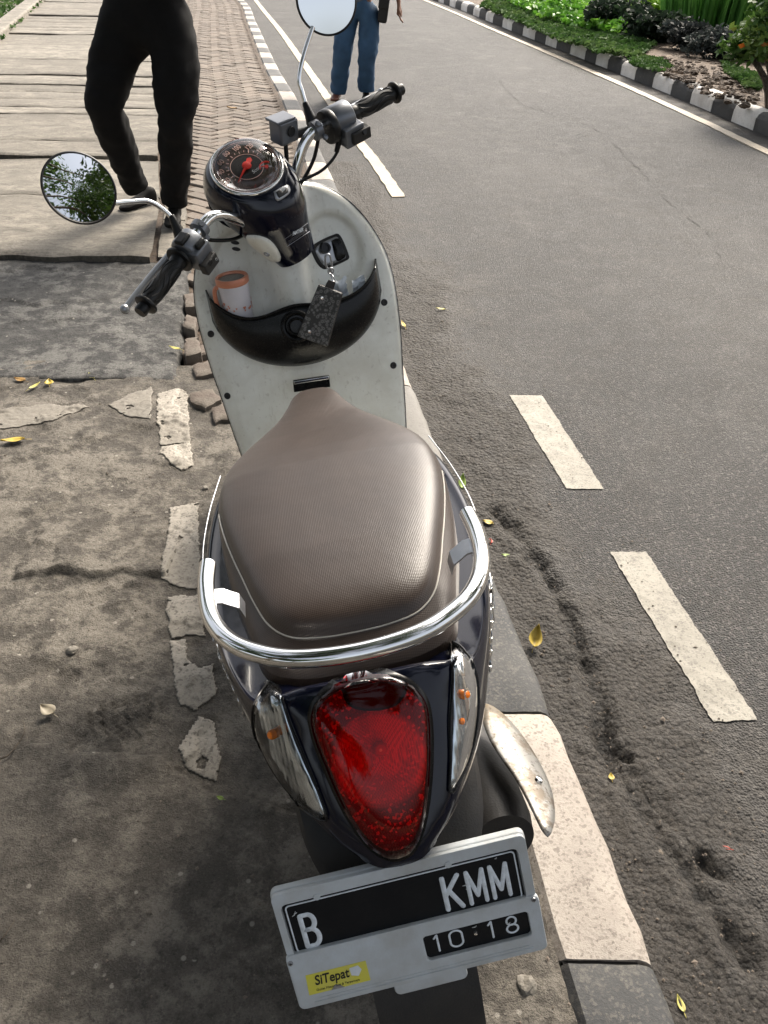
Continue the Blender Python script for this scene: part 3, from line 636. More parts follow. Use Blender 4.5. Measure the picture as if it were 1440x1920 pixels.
def worn_piece(name, px, mat, seed, **kw):       # thin chipped layer following the ground
    P = ragged(px, .0045, .012); x0, x1, y0, y1 = min(p.x for p in P), max(p.x for p in P), min(p.y for p in P), max(p.y for p in P); g = .0042; idx = {}; vs = []; fs = []; ctr = Vec(((x0+x1)/2, (y0+y1)/2, 0))
    nx, ny = int((x1-x0)/g)+1, int((y1-y0)/g)+1
    def vid(i, j):
        if (i, j) not in idx:
            x, y = x0+i*g, y0+j*g; idx[(i, j)] = len(vs); x += .0012*noise.noise(Vec((i*.9, j*.9, 1))); y += .0012*noise.noise(Vec((i*.9, j*.9, 7))); vs.append(Vec((x, y, near_h(x, y)[0]+.0035+.001*noise.noise(Vec((x*30, y*30, 3)))))-ctr)
        return idx[(i, j)]
    for i in range(nx):
        for j in range(ny):
            x, y = x0+(i+.5)*g, y0+(j+.5)*g
            if inside_poly(x, y, P) and fbm(x*22, y*22, seed, 5) > -.60 : fs.append((vid(i, j), vid(i+1, j), vid(i+1, j+1), vid(i, j+1)))
    o = mkobj(name, vs, fs, mat, mods=(('solid', .0028, -1),)); o.location = ctr; return tag(o, **kw)
KS = [
 ([(296,738),(335,730),(350,735),(357,830),(300,832),(294,780)], 'pale worn paving block with a straight top edge, farthest of the old white blocks'),
 ([(303,836),(357,830),(362,872),(345,884),(318,872),(300,850)], 'small broken white block end just below the farthest white block'),
 ([(320,950),(372,945),(374,1060),(376,1104),(335,1100),(304,1085),(306,1040),(316,1000)], 'large chipped white block beside the left end of the chrome grab rail'),
 ([(314,1120),(345,1115),(380,1120),(384,1190),(320,1195),(313,1150)], 'square chipped white block below the crack left of the grab rail'),
 ([(320,1200),(345,1200),(355,1240),(372,1255),(398,1250),(405,1310),(370,1335),(335,1325),(328,1270)], 'hollowed white block with a brown dirt bite left of the tail light'),
 ([(375,1348),(400,1355),(415,1420),(405,1465),(350,1440),(338,1405)], 'dark stained nearest white block fading under the scooter tail')]
for i, (px, lab) in enumerate(KS): worn_piece('paving_block', px, 'oldpaint', i*3, label=lab, cat='block', group='old white painted blocks in the ground')
for px in ([(0,770),(90,757),(170,765),(100,790),(20,805),(-40,812)], [(205,762),(240,742),(285,728),(283,790),(240,785)]): worn_piece('cement_patch', px, 'palecement', 31, kind='structure')
RB = [([(355,742),(400,735),(415,755),(385,772),(358,760)], .03, 'flat grey stone lying left of the legshield beside the white block'), ([(345,648),(372,642),(378,672),(350,678)], .05, 'small square broken paver standing by the edge of the dark mortar'),
      ([(362,690),(400,680),(405,705),(368,712)], .03, 'dark broken paver piece left of the legshield screw'), ([(398,768),(425,762),(432,790),(402,796)], .025, 'flat brown stone tucked against the legshield edge'),
      ([(345,560),(368,556),(372,580),(348,584)], .04, 'rough paver lump below the left handgrip beside the mortar'), ([(350,600),(372,606),(368,630),(346,622)], .05, 'dark lump of broken paver at the mortar corner')]
for px, h, lab in RB: flat_piece('broken_stone', px, 'paver', h*.6, .05, .01, label=lab, cat='stone', group='broken stones left of the legshield')
def rock(name, px, py, r, mat, lab, z=0, sq=.6, seed=0):
    c = G(px, py, z); bm = bmesh.new(); bmesh.ops.create_icosphere(bm, subdivisions=3, radius=r)
    for v in bm.verts: v.co *= 1+.35*noise.noise(v.co/r*1.3+Vec((seed, 0, 0)))+.12*noise.noise(v.co/r*4); v.co.z *= sq
    me = bpy.data.meshes.new(name); bm.to_mesh(me); bm.free(); me.materials.append(MT[mat]); o = bpy.data.objects.new(name, me); COL.objects.link(o); o.location = c+Vec((0, 0, r*sq*.4)); tag(o, lab, 'stone')
rock('stone', 988, 1852, .018, 'palecement', 'pale pebble on the ground right of the number plate beside the dark kerb block', 0, .7, 3)
rock('stone', 160, 915, .010, 'palecement', 'tiny pale pebble on the worn cement left of the seat', 0, .7, 5) if 0 else None
rock('stone', 385, 917, .010, 'palecement', 'tiny round pebble in the dirt beside the seat', 0, .7, 9)
def twig(pts, r, lab):
    P = cr([G(a, b, .014+.006*(i % 2)) for i, (a, b) in enumerate(pts)], 6); b0 = P[0].copy(); m = MB(); m.tube([p-b0 for p in P], [r*(1-.6*i/len(P)) for i in range(len(P))], 6); o = m.build('twig', 'bark', tone=True); o.location = b0; tag(o, lab, 'twig', 'dry twigs on the worn cement')
twig([(-30,1430),(12,1418),(35,1392),(46,1372),(44,1352)], .0022, 'thin curved twig at the left picture edge beside the dry leaf flake'); twig([(-5,1770),(10,1752),(28,1725)], .0018, 'short twig at the left edge near the bottom of the picture')
rock('stone', 135, 1220, .014, 'palecement', 'rounded pebble on the worn cement at the left of the picture', .008, .5, 12)
# gravel: loose grit along kerb and pavement, nobody could count it
def grit():
    rnd = random.Random(21); m = MB()
    def bit(x, y, z, r):
        vs = []; 
        for k in range(6):
            a = [(1,0,0),(-1,0,0),(0,1,0),(0,-1,0),(0,0,1),(0,0,-1)][k]; vs.append(Vec((x, y, z))+Vec(a)*r*rnd.uniform(.6, 1.3)*(1 if k < 4 else .6))
        m.add(vs, [(0,2,4),(2,1,4),(1,3,4),(3,0,4),(2,0,5),(1,2,5),(3,1,5),(0,3,5)])
    for i in range(2600):
        m.ct = rnd.random()*.8
        if rnd.random() < .55:
            y = .4+3.4*rnd.random()**1.5; u = abs(rnd.gauss(0, .28)); x = KR(y)+.015+u; bit(x, y, RZ+.006, rnd.uniform(.0012, .0042)*(1 if rnd.random() < .93 else 1.7))
        else:
            y = rnd.uniform(.35, 2.9); x = rnd.uniform(-1.4, KR(y)-KW); bit(x, y, near_h(x, y)[0]+.001, rnd.uniform(.001, .0034)*(1 if rnd.random() < .95 else 2))
    return m.build('grit', 'paver', smooth=False, tone=True)
tag(grit(), kind='stuff', label='loose grit and sand grains scattered on pavement and gutter', cat='grit')

# fallen leaves
def leaf(px, py, z, L, W, ang, mat, lab, curl=.25, tilt=0):
    c = G(px, py, z); n = 8; vs = []; fs = []
    for i in range(n+1):
        t = i/n; wv = W*math.sin(PI*min(1, t**.8))*(1-.25*t)+.0006; y = (t-.5)*L; zz = curl*L*(t-.5)**2
        for s in (-1, -.5, 0, .5, 1): vs.append(Vec((s*wv/2, y, zz+abs(s)*W*curl*.7)))
    fs = [(i*5+k, i*5+k+1, (i+1)*5+k+1, (i+1)*5+k) for i in range(n) for k in range(4)]
    st = len(vs); vs += [Vec((-.0007, -L/2, curl*L*.25)), Vec((.0007, -L/2, curl*L*.25)), Vec((.0007, -L/2-L*.3, .002)), Vec((-.0007, -L/2-L*.3, .002))]; fs.append((st, st+1, st+2, st+3))
    o = mkobj('fallen_leaf', vs, fs, mat, mods=(('solid', .0004, 0),)); o.location = c+Vec((0, 0, .006)); o.rotation_euler = (tilt, tilt*.4, R(ang)); return tag(o, lab, 'leaf', 'fallen leaves on the ground')
for a in ((38,716,.0,.05,.034,75,'l_brown','orange brown leaf at the far left along the mortar edge'), (66,727,.0,.055,.018,-30,'l_pale','narrow yellow leaf between the orange leaf and the heart shaped one'), (93,721,.0,.042,.036,20,'l_yellow','small heart shaped yellow leaf along the mortar edge'),
          (172,709,.0,.05,.026,40,'l_pale','curled yellow green leaf on the mortar edge nearest the white blocks'), (25,830,.0,.075,.035,110,'l_yellow','large green and yellow leaf at the left picture edge beyond the cement patch'), (328,656,.012,.055,.02,70,'l_pale','pale green leaf beside the broken pavers'),
          (90,1336,.008,.042,.035,60,'l_tan','pale dry leaf flake on the worn cement at left'), (826,582,RZ,.05,.02,80,'l_pale','small pale leaf lying out on the asphalt beyond the kerb'), (756,611,RZ,.07,.02,15,'l_yellow','narrow yellow leaf on the asphalt right of the legshield'),
          (866,906,RZ,.06,.03,0,'l_green','green leaf standing in the gutter beside the seat'), (914,983,RZ,.035,.026,70,'l_yellow','small yellow leaf in the gutter by the grab rail end'), (948,1045,RZ,.028,.016,80,'l_green','tiny green leaf in the gutter right of the grab rail'),
          (919,1018,RZ,.022,.018,0,'l_red','tiny red petal in the gutter by the grab rail'), (1002,1198,RZ+.02,.065,.04,-10,'l_yellow','big curled yellow leaf leaning on the kerb right of the grab rail'), (1145,1460,RZ,.018,.015,0,'l_yellow','tiny yellow leaf on the rutted gutter beside the white kerb block'),
          (1274,1885,RZ,.03,.014,10,'l_pale','small pale leaf in the gutter beside the nearest black kerb block'), (1360,1593,RZ,.018,.008,70,'l_red','tiny red scrap on the asphalt at the lower right'), (435,205,.0,.1,.06,80,'l_brown','dark brown leaf on the pavers beyond the speedometer'),
          (413,1500,.018,.016,.010,70,'l_green','tiny green leaf in the dark left of the scooter tail')):
    leaf(*a, curl=.5 if a[1] == 1198 else .25, tilt=.5 if a[1] in (1198, 906) else .08)

# ------------------------------------------------------------------ vegetation
def leafcloud(name, pts, size, mat, parent=None, aspect=.5, flat=.3, seed=1, up=None, base=None, tone=None, fold=False):
    rs = np.random.RandomState(seed); P = np.asarray(pts); n = len(P)
    a = rs.normal(size=(n, 3)); a[:, 2] *= flat; a /= np.linalg.norm(a, axis=1)[:, None]
    if up is not None: a = a*(1-up)+np.array([0, 0, 1])*up; a /= np.linalg.norm(a, axis=1)[:, None]
    b = rs.normal(size=(n, 3)); b -= (a*b).sum(1)[:, None]*a; b /= np.linalg.norm(b, axis=1)[:, None]
    s = size*rs.uniform(.6, 1.3, n)[:, None]; a = a*s; b = b*s*aspect
    V_ = np.stack([P-a*.5, P+b*.5+a*.05, P+a*.5, P-b*.5+a*.05], 1).reshape(-1, 3)
    if base is not None: V_ = V_-np.array(base)
    F = np.arange(n*4).reshape(-1, 4); me = bpy.data.meshes.new(name); me.vertices.add(n*4); me.vertices.foreach_set('co', V_.ravel())
    me.loops.add(n*4); me.loops.foreach_set('vertex_index', F.ravel()); me.polygons.add(n); me.polygons.foreach_set('loop_start', np.arange(n)*4)
    me.materials.append(MT[mat]); at = me.attributes.new('tone', 'FLOAT', 'POINT'); tv = rs.uniform(0, 1, n) if tone is None else np.clip(tone+rs.normal(size=n)*.18, 0, 1)
    at.data.foreach_set('value', np.repeat(tv, 4).astype(np.float32)); me.update(calc_edges=True); me.validate()
    o = bpy.data.objects.new(name, me); COL.objects.link(o); o.parent = parent; return o
def blobs(rs, n, centers, rads, shell=.5):
    k = rs.randint(0, len(centers), n); d = rs.normal(size=(n, 3)); d /= np.linalg.norm(d, axis=1)[:, None]
    r = (shell+(1-shell)*rs.uniform(0, 1, n))[:, None]*np.asarray(rads)[k][:, None]; d[:, 2] *= .6
    return np.asarray(centers)[k]+d*r, k
def tree(loc, h, crown_c, crown_r, nb, nleaf, ls, mat, label, seed, group=None, br=.9, tr=.16):
    e = bpy.data.objects.new('tree', None); COL.objects.link(e); e.location = loc; tag(e, label, 'tree', group)
    rs = np.random.RandomState(seed); rnd = random.Random(seed); m = MB(); cen = []; rad = []
    top = Vec((rnd.uniform(-.3, .3), rnd.uniform(-.3, .3), h*.55)); m.tube(cr([(0,0,-.3),(.05,.03,h*.2),(-.06,.05,h*.38),top], 4), [tr*(1.25-.5*i/12) for i in range(13)], 10)
    for i in range(nb):
        a = rs.uniform(0, 2*PI); rr = crown_r*math.sqrt(rs.uniform(.03, 1)); c = Vec(crown_c)+Vec((rr*math.cos(a), rr*math.sin(a), rs.uniform(-.5, 1.)*h*.16)); cen.append(tuple(c)); rad.append(br*rs.uniform(.6, 1.25))
        if i % 3 == 0:
            mid = top.lerp(c, .5)+Vec((0, 0, .25)); m.tube(cr([top, mid, c], 4), [tr*.45*(1-.85*k/8) for k in range(9)], 6)
    m.build('trunk', 'bark', e, tone=True); P, k = blobs(rs, nleaf, cen, rad, .35)
    leafcloud('crown', P, ls, mat, e, .5, .5, seed, tone=rs.uniform(.1, .9, len(cen))[k]); return e
# the street tree over the pavement: its crown hangs above the scooter and shows in the left mirror
tree((-2.9, -1.6, 0), 9.5, (5.1, 2.6, 6.3), 5.3, 88, 74000, .125, 'lf_canopy', 'tall street tree whose crown hangs over the pavement', 4, br=1.0)
tree((-7.4, 10.5, 0), 9, (0, 0, 6.6), 3.0, 24, 9000, .18, 'lf_canopy', 'street tree beyond the concrete slabs on the left', 9, br=1.1)
tree((-4.2, 1.2, 0), 8, (.2, -.6, 5.2), 3.6, 34, 16000, .18, 'lf_canopy', 'spreading street tree left of the worn pavement', 17, br=1.0)  # tree added out of view to darken the lower left pavement
for i, (x, y) in enumerate(((-4.5, -7.5), (-6.5, -4.5), (-9.0, -2.))):  # low trees added behind the camera so the bodywork reflects something dark
    tree((x, y, 0), 7, (0, 0, 3.6), 2.6, 30, 14000, .2, 'lf_canopy', ['low bushy tree on the pavement behind the viewer', 'low bushy tree behind the viewer at the left', 'low bushy tree far left of the worn pavement'][i], 90+i, 'trees behind the viewer', br=1.2)
for i, (x, y) in enumerate(((7.6, 3.5), (8.8, 13.5), (11.5, 8.))):
    tree((x, y, 0), 8+i, (0, 0, 5.6+.5*i), 2.7, 22, 8000, .2, 'lf_canopy', ['tree on the planted verge level with the scooter', 'tree far along the planted verge', 'tree at the back of the verge between the others'][i], 30+i, 'verge trees', br=1.1)
# verge beyond the far kerb
ys = [-6+.5*i for i in range(110)]; vs = []; tn = []
for y in ys:
    for k in range(24):
        x = FK(y)+.17+(k/23)**1.6*16; vs.append((x, y, .015+.05*sm(0, .6, x-FK(y)-.2)+.02*fbm(x*2, y*2, 0, 4))); tn.append(0)
tag(mkobj('verge', vs, [(j*24+k, j*24+k+1, (j+1)*24+k+1, (j+1)*24+k) for j in range(len(ys)-1) for k in range(23)], 'soil', tone=tn), kind='structure')
def region(px, n, seed, z=.05):
    poly = [G(a, b, z).xy for a, b in px]; xs = [p.x for p in poly]; yy = [p.y for p in poly]; rnd = random.Random(seed); out = []
    def inside(x, y):
        c = False; j = len(poly)-1
        for i in range(len(poly)):
            if (yy[i] > y) != (yy[j] > y) and x < (xs[j]-xs[i])*(y-yy[i])/(yy[j]-yy[i])+xs[i]: c = not c
            j = i
        return c
    while len(out) < n:
        x, y = rnd.uniform(min(xs), max(xs)), rnd.uniform(min(yy), max(yy))
        if inside(x, y): out.append((x, y))
    return out
def patch_leaves(name, px, n, h, ls, mat, seed, **kw):
    rs = np.random.RandomState(seed); pts = region(px, n, seed); P = []
    for x, y in pts:
        hh = h*(.35+.65*abs(noise.noise(Vec((x*1.3, y*1.3, seed))))*1.6+.1); P.append((x, y, .05+hh*rs.uniform(.3, 1)**.5))
    tn = np.array([.5+.9*noise.noise(Vec((p[0]*2.2, p[1]*2.2, 3))) for p in P]); return tag(leafcloud(name, P, ls, mat, None, .7, .35, seed, tone=tn), **kw)
patch_leaves('groundcover', [(820,-30),(930,0),(1010,45),(1090,62),(1160,78),(1215,58),(1170,30),(1110,22),(1060,5),(1010,-14),(960,-30)], 9000, .28, .12, 'lf_bright', 3, kind='stuff', label='bright green leafy groundcover behind the far kerb', cat='groundcover')
patch_leaves('grass', [(900,15),(1000,58),(1060,85),(1120,105),(1190,112),(1230,90),(1180,70),(1090,55),(1010,35),(930,0)], 9000, .10, .09, 'lf_grass', 4, kind='stuff', label='dark trampled grass between far kerb and bright groundcover', cat='grass')
patch_leaves('grass', [(1180,105),(1230,110),(1260,128),(1235,138),(1180,122)], 900, .05, .06, 'lf_grass', 5, kind='stuff', label='thin tuft of grass on the bare soil behind the far kerb', cat='grass')
patch_leaves('grass', [(1350,120),(1420,150),(1430,170),(1400,170),(1360,140)], 1300, .08, .07, 'lf_grass', 6, kind='stuff', label='sparse grass at the foot of the orange flowering bush', cat='grass')
patch_leaves('undergrowth', [(1250,-40),(1500,-60),(1900,-60),(1900,140),(1500,120),(1400,60),(1300,20)], 9000, .35, .16, 'lf_blade', 8, kind='stuff', label='green undergrowth filling the back of the verge', cat='undergrowth')
patch_leaves('hedge_litter', [(-60,-30),(86,-30),(86,0),(0,80),(-60,140)], 2500, .06, .08, 'lf_grass', 12, kind='stuff', label='dark low plants and leaf litter at the top left corner', cat='groundcover')
def shrub(px, py, r, h, n, ls, mat, label, seed, cat='shrub', nm='shrub', asp=.5, lobes=7, zb=.0, stem=False):
    c = G(px, py, .03); e = bpy.data.objects.new(nm, None); COL.objects.link(e); e.location = c; tag(e, label, cat)
    rs = np.random.RandomState(seed); cen = [(rs.uniform(-1, 1)*r*.65, rs.uniform(-1, 1)*r*.65, h*rs.uniform(.35, .8)+zb) for _ in range(lobes)]
    P, k = blobs(rs, n, cen, [r*.5*rs.uniform(.7, 1.2) for _ in cen], .3); P[:, 2] = np.clip(P[:, 2], .02, None)
    leafcloud('foliage', P, ls, mat, e, asp, .6, seed, tone=rs.uniform(.15, .85, lobes)[k]); m = MB()
    for q in cen: m.tube(cr([(0,0,-.05),(q[0]*.3, q[1]*.3, q[2]*.5), q], 3), [.02*(1 if not stem else 2.2)*(1-.1*k) for k in range(7)], 6)
    m.build('stem', 'bark', e, tone=True)
shrub(1165, 62, .65, .50, 3000, .11, 'lf_dark', 'dark green shrub between the bright groundcover and the bare soil', 41)
shrub(1100, 10, .6, .55, 2600, .12, 'lf_dark', 'dark shrub standing behind the bright groundcover', 42)
shrub(1232, 84, .5, .42, 2400, .11, 'lf_dark', 'low dark shrub at the left end of the grey leaved bushes', 43)
for i, (px, py) in enumerate(((1290, 100), (1345, 112), (1400, 118), (1460, 110))):
    shrub(px, py, .50, .36, 2200, .075, 'lf_purple', ['grey purple leaved bush at the left end of its row', 'grey purple leaved bush second from the left', 'grey purple leaved bush behind the orange flowering bush', 'grey purple leaved bush at the right picture edge'][i], 50+i)
shrub(1215, 22, .9, .35, 2600, .14, 'lf_yel', 'low yellow green shrub behind the dark shrubs', 60)
shrub(1290, 26, .8, .32, 2200, .14, 'lf_yel', 'yellow green shrub beside the tall bladed plants', 61)
def blades(px, py, r, h, n, label, seed):
    c = G(px, py, .03); e = bpy.data.objects.new('bladed_plant', None); COL.objects.link(e); e.location = c; tag(e, label, 'plant', 'tall bladed plants'); rnd = random.Random(seed); m = MB()
    for i in range(n):
        a = rnd.uniform(0, 2*PI); rr = r*rnd.random()**.6; x, y = rr*math.cos(a), rr*math.sin(a); lean = rnd.uniform(.05, .4); hh = h*rnd.uniform(.55, 1.1); wd = rnd.uniform(.02, .04); b = rnd.uniform(0, 2*PI); m.ct = rnd.random(); rows = []
        for k in range(5):
            t = k/4; q = Vec((x+math.cos(a)*lean*t*t*hh, y+math.sin(a)*lean*t*t*hh, hh*t*(1-.15*lean*t))); wv = wd*(1-t)**.6*(.5+t) if t < 1 else .001
            rows.append([q-Vec((math.cos(b), math.sin(b), 0))*wv, q+Vec((math.cos(b), math.sin(b), 0))*wv])
        m.loft(rows, False, False)
    m.build('foliage', 'lf_blade', e, tone=True)
for i, (px, py) in enumerate(((1330, 62), (1375, 52), (1420, 66), (1395, 20), (1345, 15))):
    blades(px, py, .85, 1.25, 620, ['tall bladed plant left of its clump', 'tall bladed plant in the middle of its clump', 'tall bladed plant at the right above the grey bushes', 'tall bladed plant at the back near the picture corner', 'tall bladed plant at the back left of its clump'][i], 70+i)
shrub(1445, 205, .55, 1.0, 2600, .09, 'lf_orange', 'bush with orange blooms and a dark leaning trunk at the right edge', 80, 'bush', 'flowering_bush', .55, 9, .1, True)
# clods of turned soil behind the kerb
rnd = random.Random(77); m = MB()
for x, y in region([(1200,120),(1330,185),(1400,205),(1430,185),(1340,120),(1270,100)], 420, 78):
    r = .012+.04*rnd.random()**3; m.ct = rnd.random()*.5; o0 = Vec((rnd.random()*9, 0, 0)); rgs = []
    for th_ in (.3, .9, 1.5, 2.1): rgs.append([Vec((x, y, .06))+Vec((math.cos(a)*math.sin(th_), math.sin(a)*math.sin(th_), math.cos(th_)*.6))*r*(1+.5*noise.noise(Vec((math.cos(a), math.sin(a), th_))*1.5+o0)) for a in [2*PI*k/7 for k in range(7)]])
    m.loft(rgs)
tag(m.build('soil_clods', 'soil', smooth=False, tone=True), kind='stuff', label='loose clods of turned brown soil behind the far kerb', cat='soil')

# ================================================================== SCOOTER  (own frame: x right, y forward from the rear axle, z up)
SM = Matrix.Translation((.0550945, .8859180, 0)) @ Matrix.Rotation(.163468, 4, 'Z') @ Matrix.Rotation(-.146652, 4, 'Y')
SINV = SM.inverted(); DL = .69310944
SA = Vec((0, -math.sin(R(26)), math.cos(R(26)))); SO = Vec((0, 1.06, .75)); SROT = Matrix.Rotation(DL, 3, SA)
ST = lambda p: SO+SROT @ (Vec(p)-SO)             # turns a point with the steering
ID = lambda p: Vec(p)
def ray_local(px, py):
    d = SINV.to_3x3() @ (CAMM.to_3x3() @ Vec(((px-720)/FPX, -(py-960)/FPX, -1))); return SINV @ CAMM.translation, d.normalized()
def on_plane(px, py, p, n):
    o, d = ray_local(px, py); n = Vec(n); return o+d*((Vec(p)-o).dot(n)/d.dot(n))
def thing(name, label, cat, base=(0, 0, 0), group=None, mw=None):
    e = bpy.data.objects.new(name, None); COL.objects.link(e); e.matrix_world = (SM if mw is None else mw) @ Matrix.Translation(base); e.empty_display_size = .1; return tag(e, label, cat, group)
S = thing('scooter', 'cream and dark navy scooter with brown seat parked beside the kerb', 'scooter')

# ---- rear body (tail cowl)
LEV = [
 (.752, [(0,-.150),(.05,-.148),(.09,-.13),(.12,-.08),(.13,0),(.13,.2),(.10,.36),(.04,.42),(0,.43)]),
 (.748, [(0,-.190),(.06,-.187),(.11,-.165),(.15,-.10),(.165,0),(.168,.2),(.125,.38),(.05,.44),(0,.45)]),
 (.725, [(0,-.212),(.058,-.208),(.11,-.182),(.158,-.11),(.182,0),(.19,.2),(.150,.38),(.06,.455),(0,.46)]),
 (.69, [(0,-.240),(.057,-.236),(.105,-.208),(.158,-.12),(.192,0),(.206,.2),(.170,.38),(.06,.46),(0,.47)]),
 (.655, [(0,-.270),(.055,-.265),(.10,-.238),(.153,-.145),(.197,0),(.214,.2),(.180,.38),(.07,.47),(0,.48)]),
 (.60, [(0,-.313),(.049,-.306),(.088,-.276),(.143,-.17),(.192,0),(.21,.2),(.145,.4),(.07,.53),(0,.54)]),
 (.570, [(0,-.330),(.034,-.323),(.072,-.282),(.130,-.17),(.182,0),(.203,.2),(.15,.4),(.07,.53),(0,.54)]),
 (.553, [(0,-.322),(.030,-.314),(.064,-.270),(.122,-.155),(.175,0),(.198,.2),(.15,.4),(.07,.53),(0,.54)]),
 (.48, [(0,-.22),(.03,-.21),(.058,-.16),(.10,-.06),(.15,.06),(.18,.2),(.17,.4),(.09,.54),(0,.54)]),
 (.42, [(0,-.06),(.03,-.05),(.058,-.02),(.08,.04),(.12,.12),(.15,.22),(.15,.4),(.09,.5),(0,.5)])]
def levring(z, pts):
    h = cr([Vec((a, b, z)) for a, b in pts], 7)
    for q in h: q.z = min(q.z, .742-.062*sm(-.20, -.14, q.y)) if z > .6 else q.z
    return h+[Vec((-p.x, p.y, p.z)) for p in h[1:-1]][::-1]
rings = [levring(z, p) for z, p in LEV]
def spline_rings(rs, n):
    out = []; N = len(rs[0])
    cols = [cr([r[i] for r in rs], n) for i in range(N)]
    return [[c[j] for c in cols] for j in range(len(cols[0]))]
rr = spline_rings(rings, 4); m = MB(); m.loft(rr); tail = m.build('tail_cowl', 'navy', S)
bvh = BVHTree.FromPolygons([tuple(v.co) for v in tail.data.vertices], [tuple(p.vertices) for p in tail.data.polygons])
def cast(px, py, tree_=None, near=False):
    o, d = ray_local(px, py); h = (tree_ or bvh).ray_cast(o, d)
    if h[0] is None and near:
        for r_ in range(3, 60, 3):
            for k in range(16):
                o, d = ray_local(px+r_*math.cos(k*PI/8), py+r_*math.sin(k*PI/8)); h = (tree_ or bvh).ray_cast(o, d)
                if h[0] is not None: print('NEAR', px, py, r_); return (h[0], h[1] if h[1].dot(d) < 0 else -h[1])
    return (h[0], h[1] if h[1].dot(d) < 0 else -h[1]) if h[0] is not None else (None, None)
def resample(poly, n, closed=True):
    P = cr(poly+[poly[0]], 6) if closed else cr(poly, 6); L = [0]
    for a, b in zip(P, P[1:]): L.append(L[-1]+(b-a).length)
    out = []; j = 0
    for k in range(n):
        s = L[-1]*k/(n if closed else n-1)
        while j < len(L)-2 and L[j+1] < s: j += 1
        out.append(P[j].lerp(P[j+1], (s-L[j])/max(1e-9, L[j+1]-L[j])))
    return out
MISS = []
def patch(name, px, mat, parent, h=.006, lift=.0015, n=72, rings_=10, p=2.2, center=None, tree_=None, sharp=False, skirt=.004):
    B = [Vec((a, b, 0)) for a, b in px]
    B = resample(B, n) if not sharp else B; n = len(B); c = Vec((*center, 0)) if center else sum(B, Vec())/n; vs = []; last = None
    for k in range(-1, rings_+1):
        t = 1-max(k, 0)/rings_
        for b in B:
            q = c+(b-c)*t if k < rings_ else c; P_, N_ = cast(q.x, q.y, tree_)
            st = 0
            while P_ is None and st < 40: st += 1; q = q+(c-q)*.04; P_, N_ = cast(q.x, q.y, tree_)
            if st: MISS.append((name, round((b-c).x*t+c.x), round((b-c).y*t+c.y), st))
            vs.append(P_+N_*((-skirt) if k < 0 else lift+h*(1-t**p)))
    fs = [(j*n+i, j*n+(i+1) % n, (j+1)*n+(i+1) % n, (j+1)*n+i) for j in range(rings_+1) for i in range(n)]
    o = mkobj(name, vs, fs, mat, parent); bm = bmesh.new(); bm.from_mesh(o.data); bmesh.ops.remove_doubles(bm, verts=bm.verts, dist=1e-6); bmesh.ops.recalc_face_normals(bm, faces=bm.faces); bm.to_mesh(o.data); bm.free(); o.data.polygons.foreach_set('use_smooth', [True]*len(o.data.polygons)); return o
def grow(poly, d):
    c = Vec((sum(a for a, b in poly)/len(poly), sum(b for a, b in poly)/len(poly))); return [(a+(a-c.x)/max(1, (Vec((a, b))-c).length)*d, b+(b-c.y)/max(1, (Vec((a, b))-c).length)*d) for a, b in poly]
# dark rim panel, tail lamp
RIM = [(690,1262),(640,1275),(595,1305),(578,1345),(592,1410),(622,1490),(655,1565),(690,1612),(740,1632),(785,1612),(806,1560),(812,1470),(814,1380),(812,1310),(790,1278),(745,1262)]
LENS = [(700,1267),(650,1277),(610,1300),(587,1335),(592,1378),(612,1430),(636,1487),(663,1540),(695,1583),(733,1603),(770,1590),(789,1550),(799,1487),(803,1395),(797,1322),(770,1285),(735,1269)]
cx_, cy_ = 705, 1400
patch('lamp_rim', grow(LENS, 9), 'black', S, .0008, .004, center=(cx_, cy_))
tl = patch('tail_light', LENS, 'redglass', S, .013, .0085, center=(cx_, cy_), skirt=-.006, p=2.2)
sc_ = lambda poly, k, c: [(c[0]+(a-c[0])*k, c[1]+(b-c[1])*k) for a, b in poly]
patch('reflector', sc_(LENS, .93, (cx_, cy_)), 'lampbowl', tl, -.002, .0095, center=(cx_, cy_), p=2, skirt=-.007)
m = MB(); P0_, N0_ = cast(712, 1400, near=True); m.lathe([(.0001, .014),(.006, .012),(.008, .006),(.008, 0)], P0_+N0_*.008, N0_, 16); m.build('bulb', 'redneedle', tl)
def cup(name, pxc, r0, r1, parent, mat='lampbowl'):
    P_, N_ = cast(*pxc, near=True); m = MB(); m.torus(P_+N_*.012, N_, r0, r1, 40, 8); m.torus(P_+N_*.015, N_, r0*.62, r1*.7, 40, 8); return m.build(name, mat, parent)
def hood_(name, px, mat, parent, lift): return patch(name, px, mat, parent, .0005, lift, center=None, n=40, rings_=5, skirt=-.008)
hood_('lamp_shroud', [(640,1290),(700,1275),(760,1282),(745,1318),(700,1330),(655,1322)], 'black', tl, .0095)
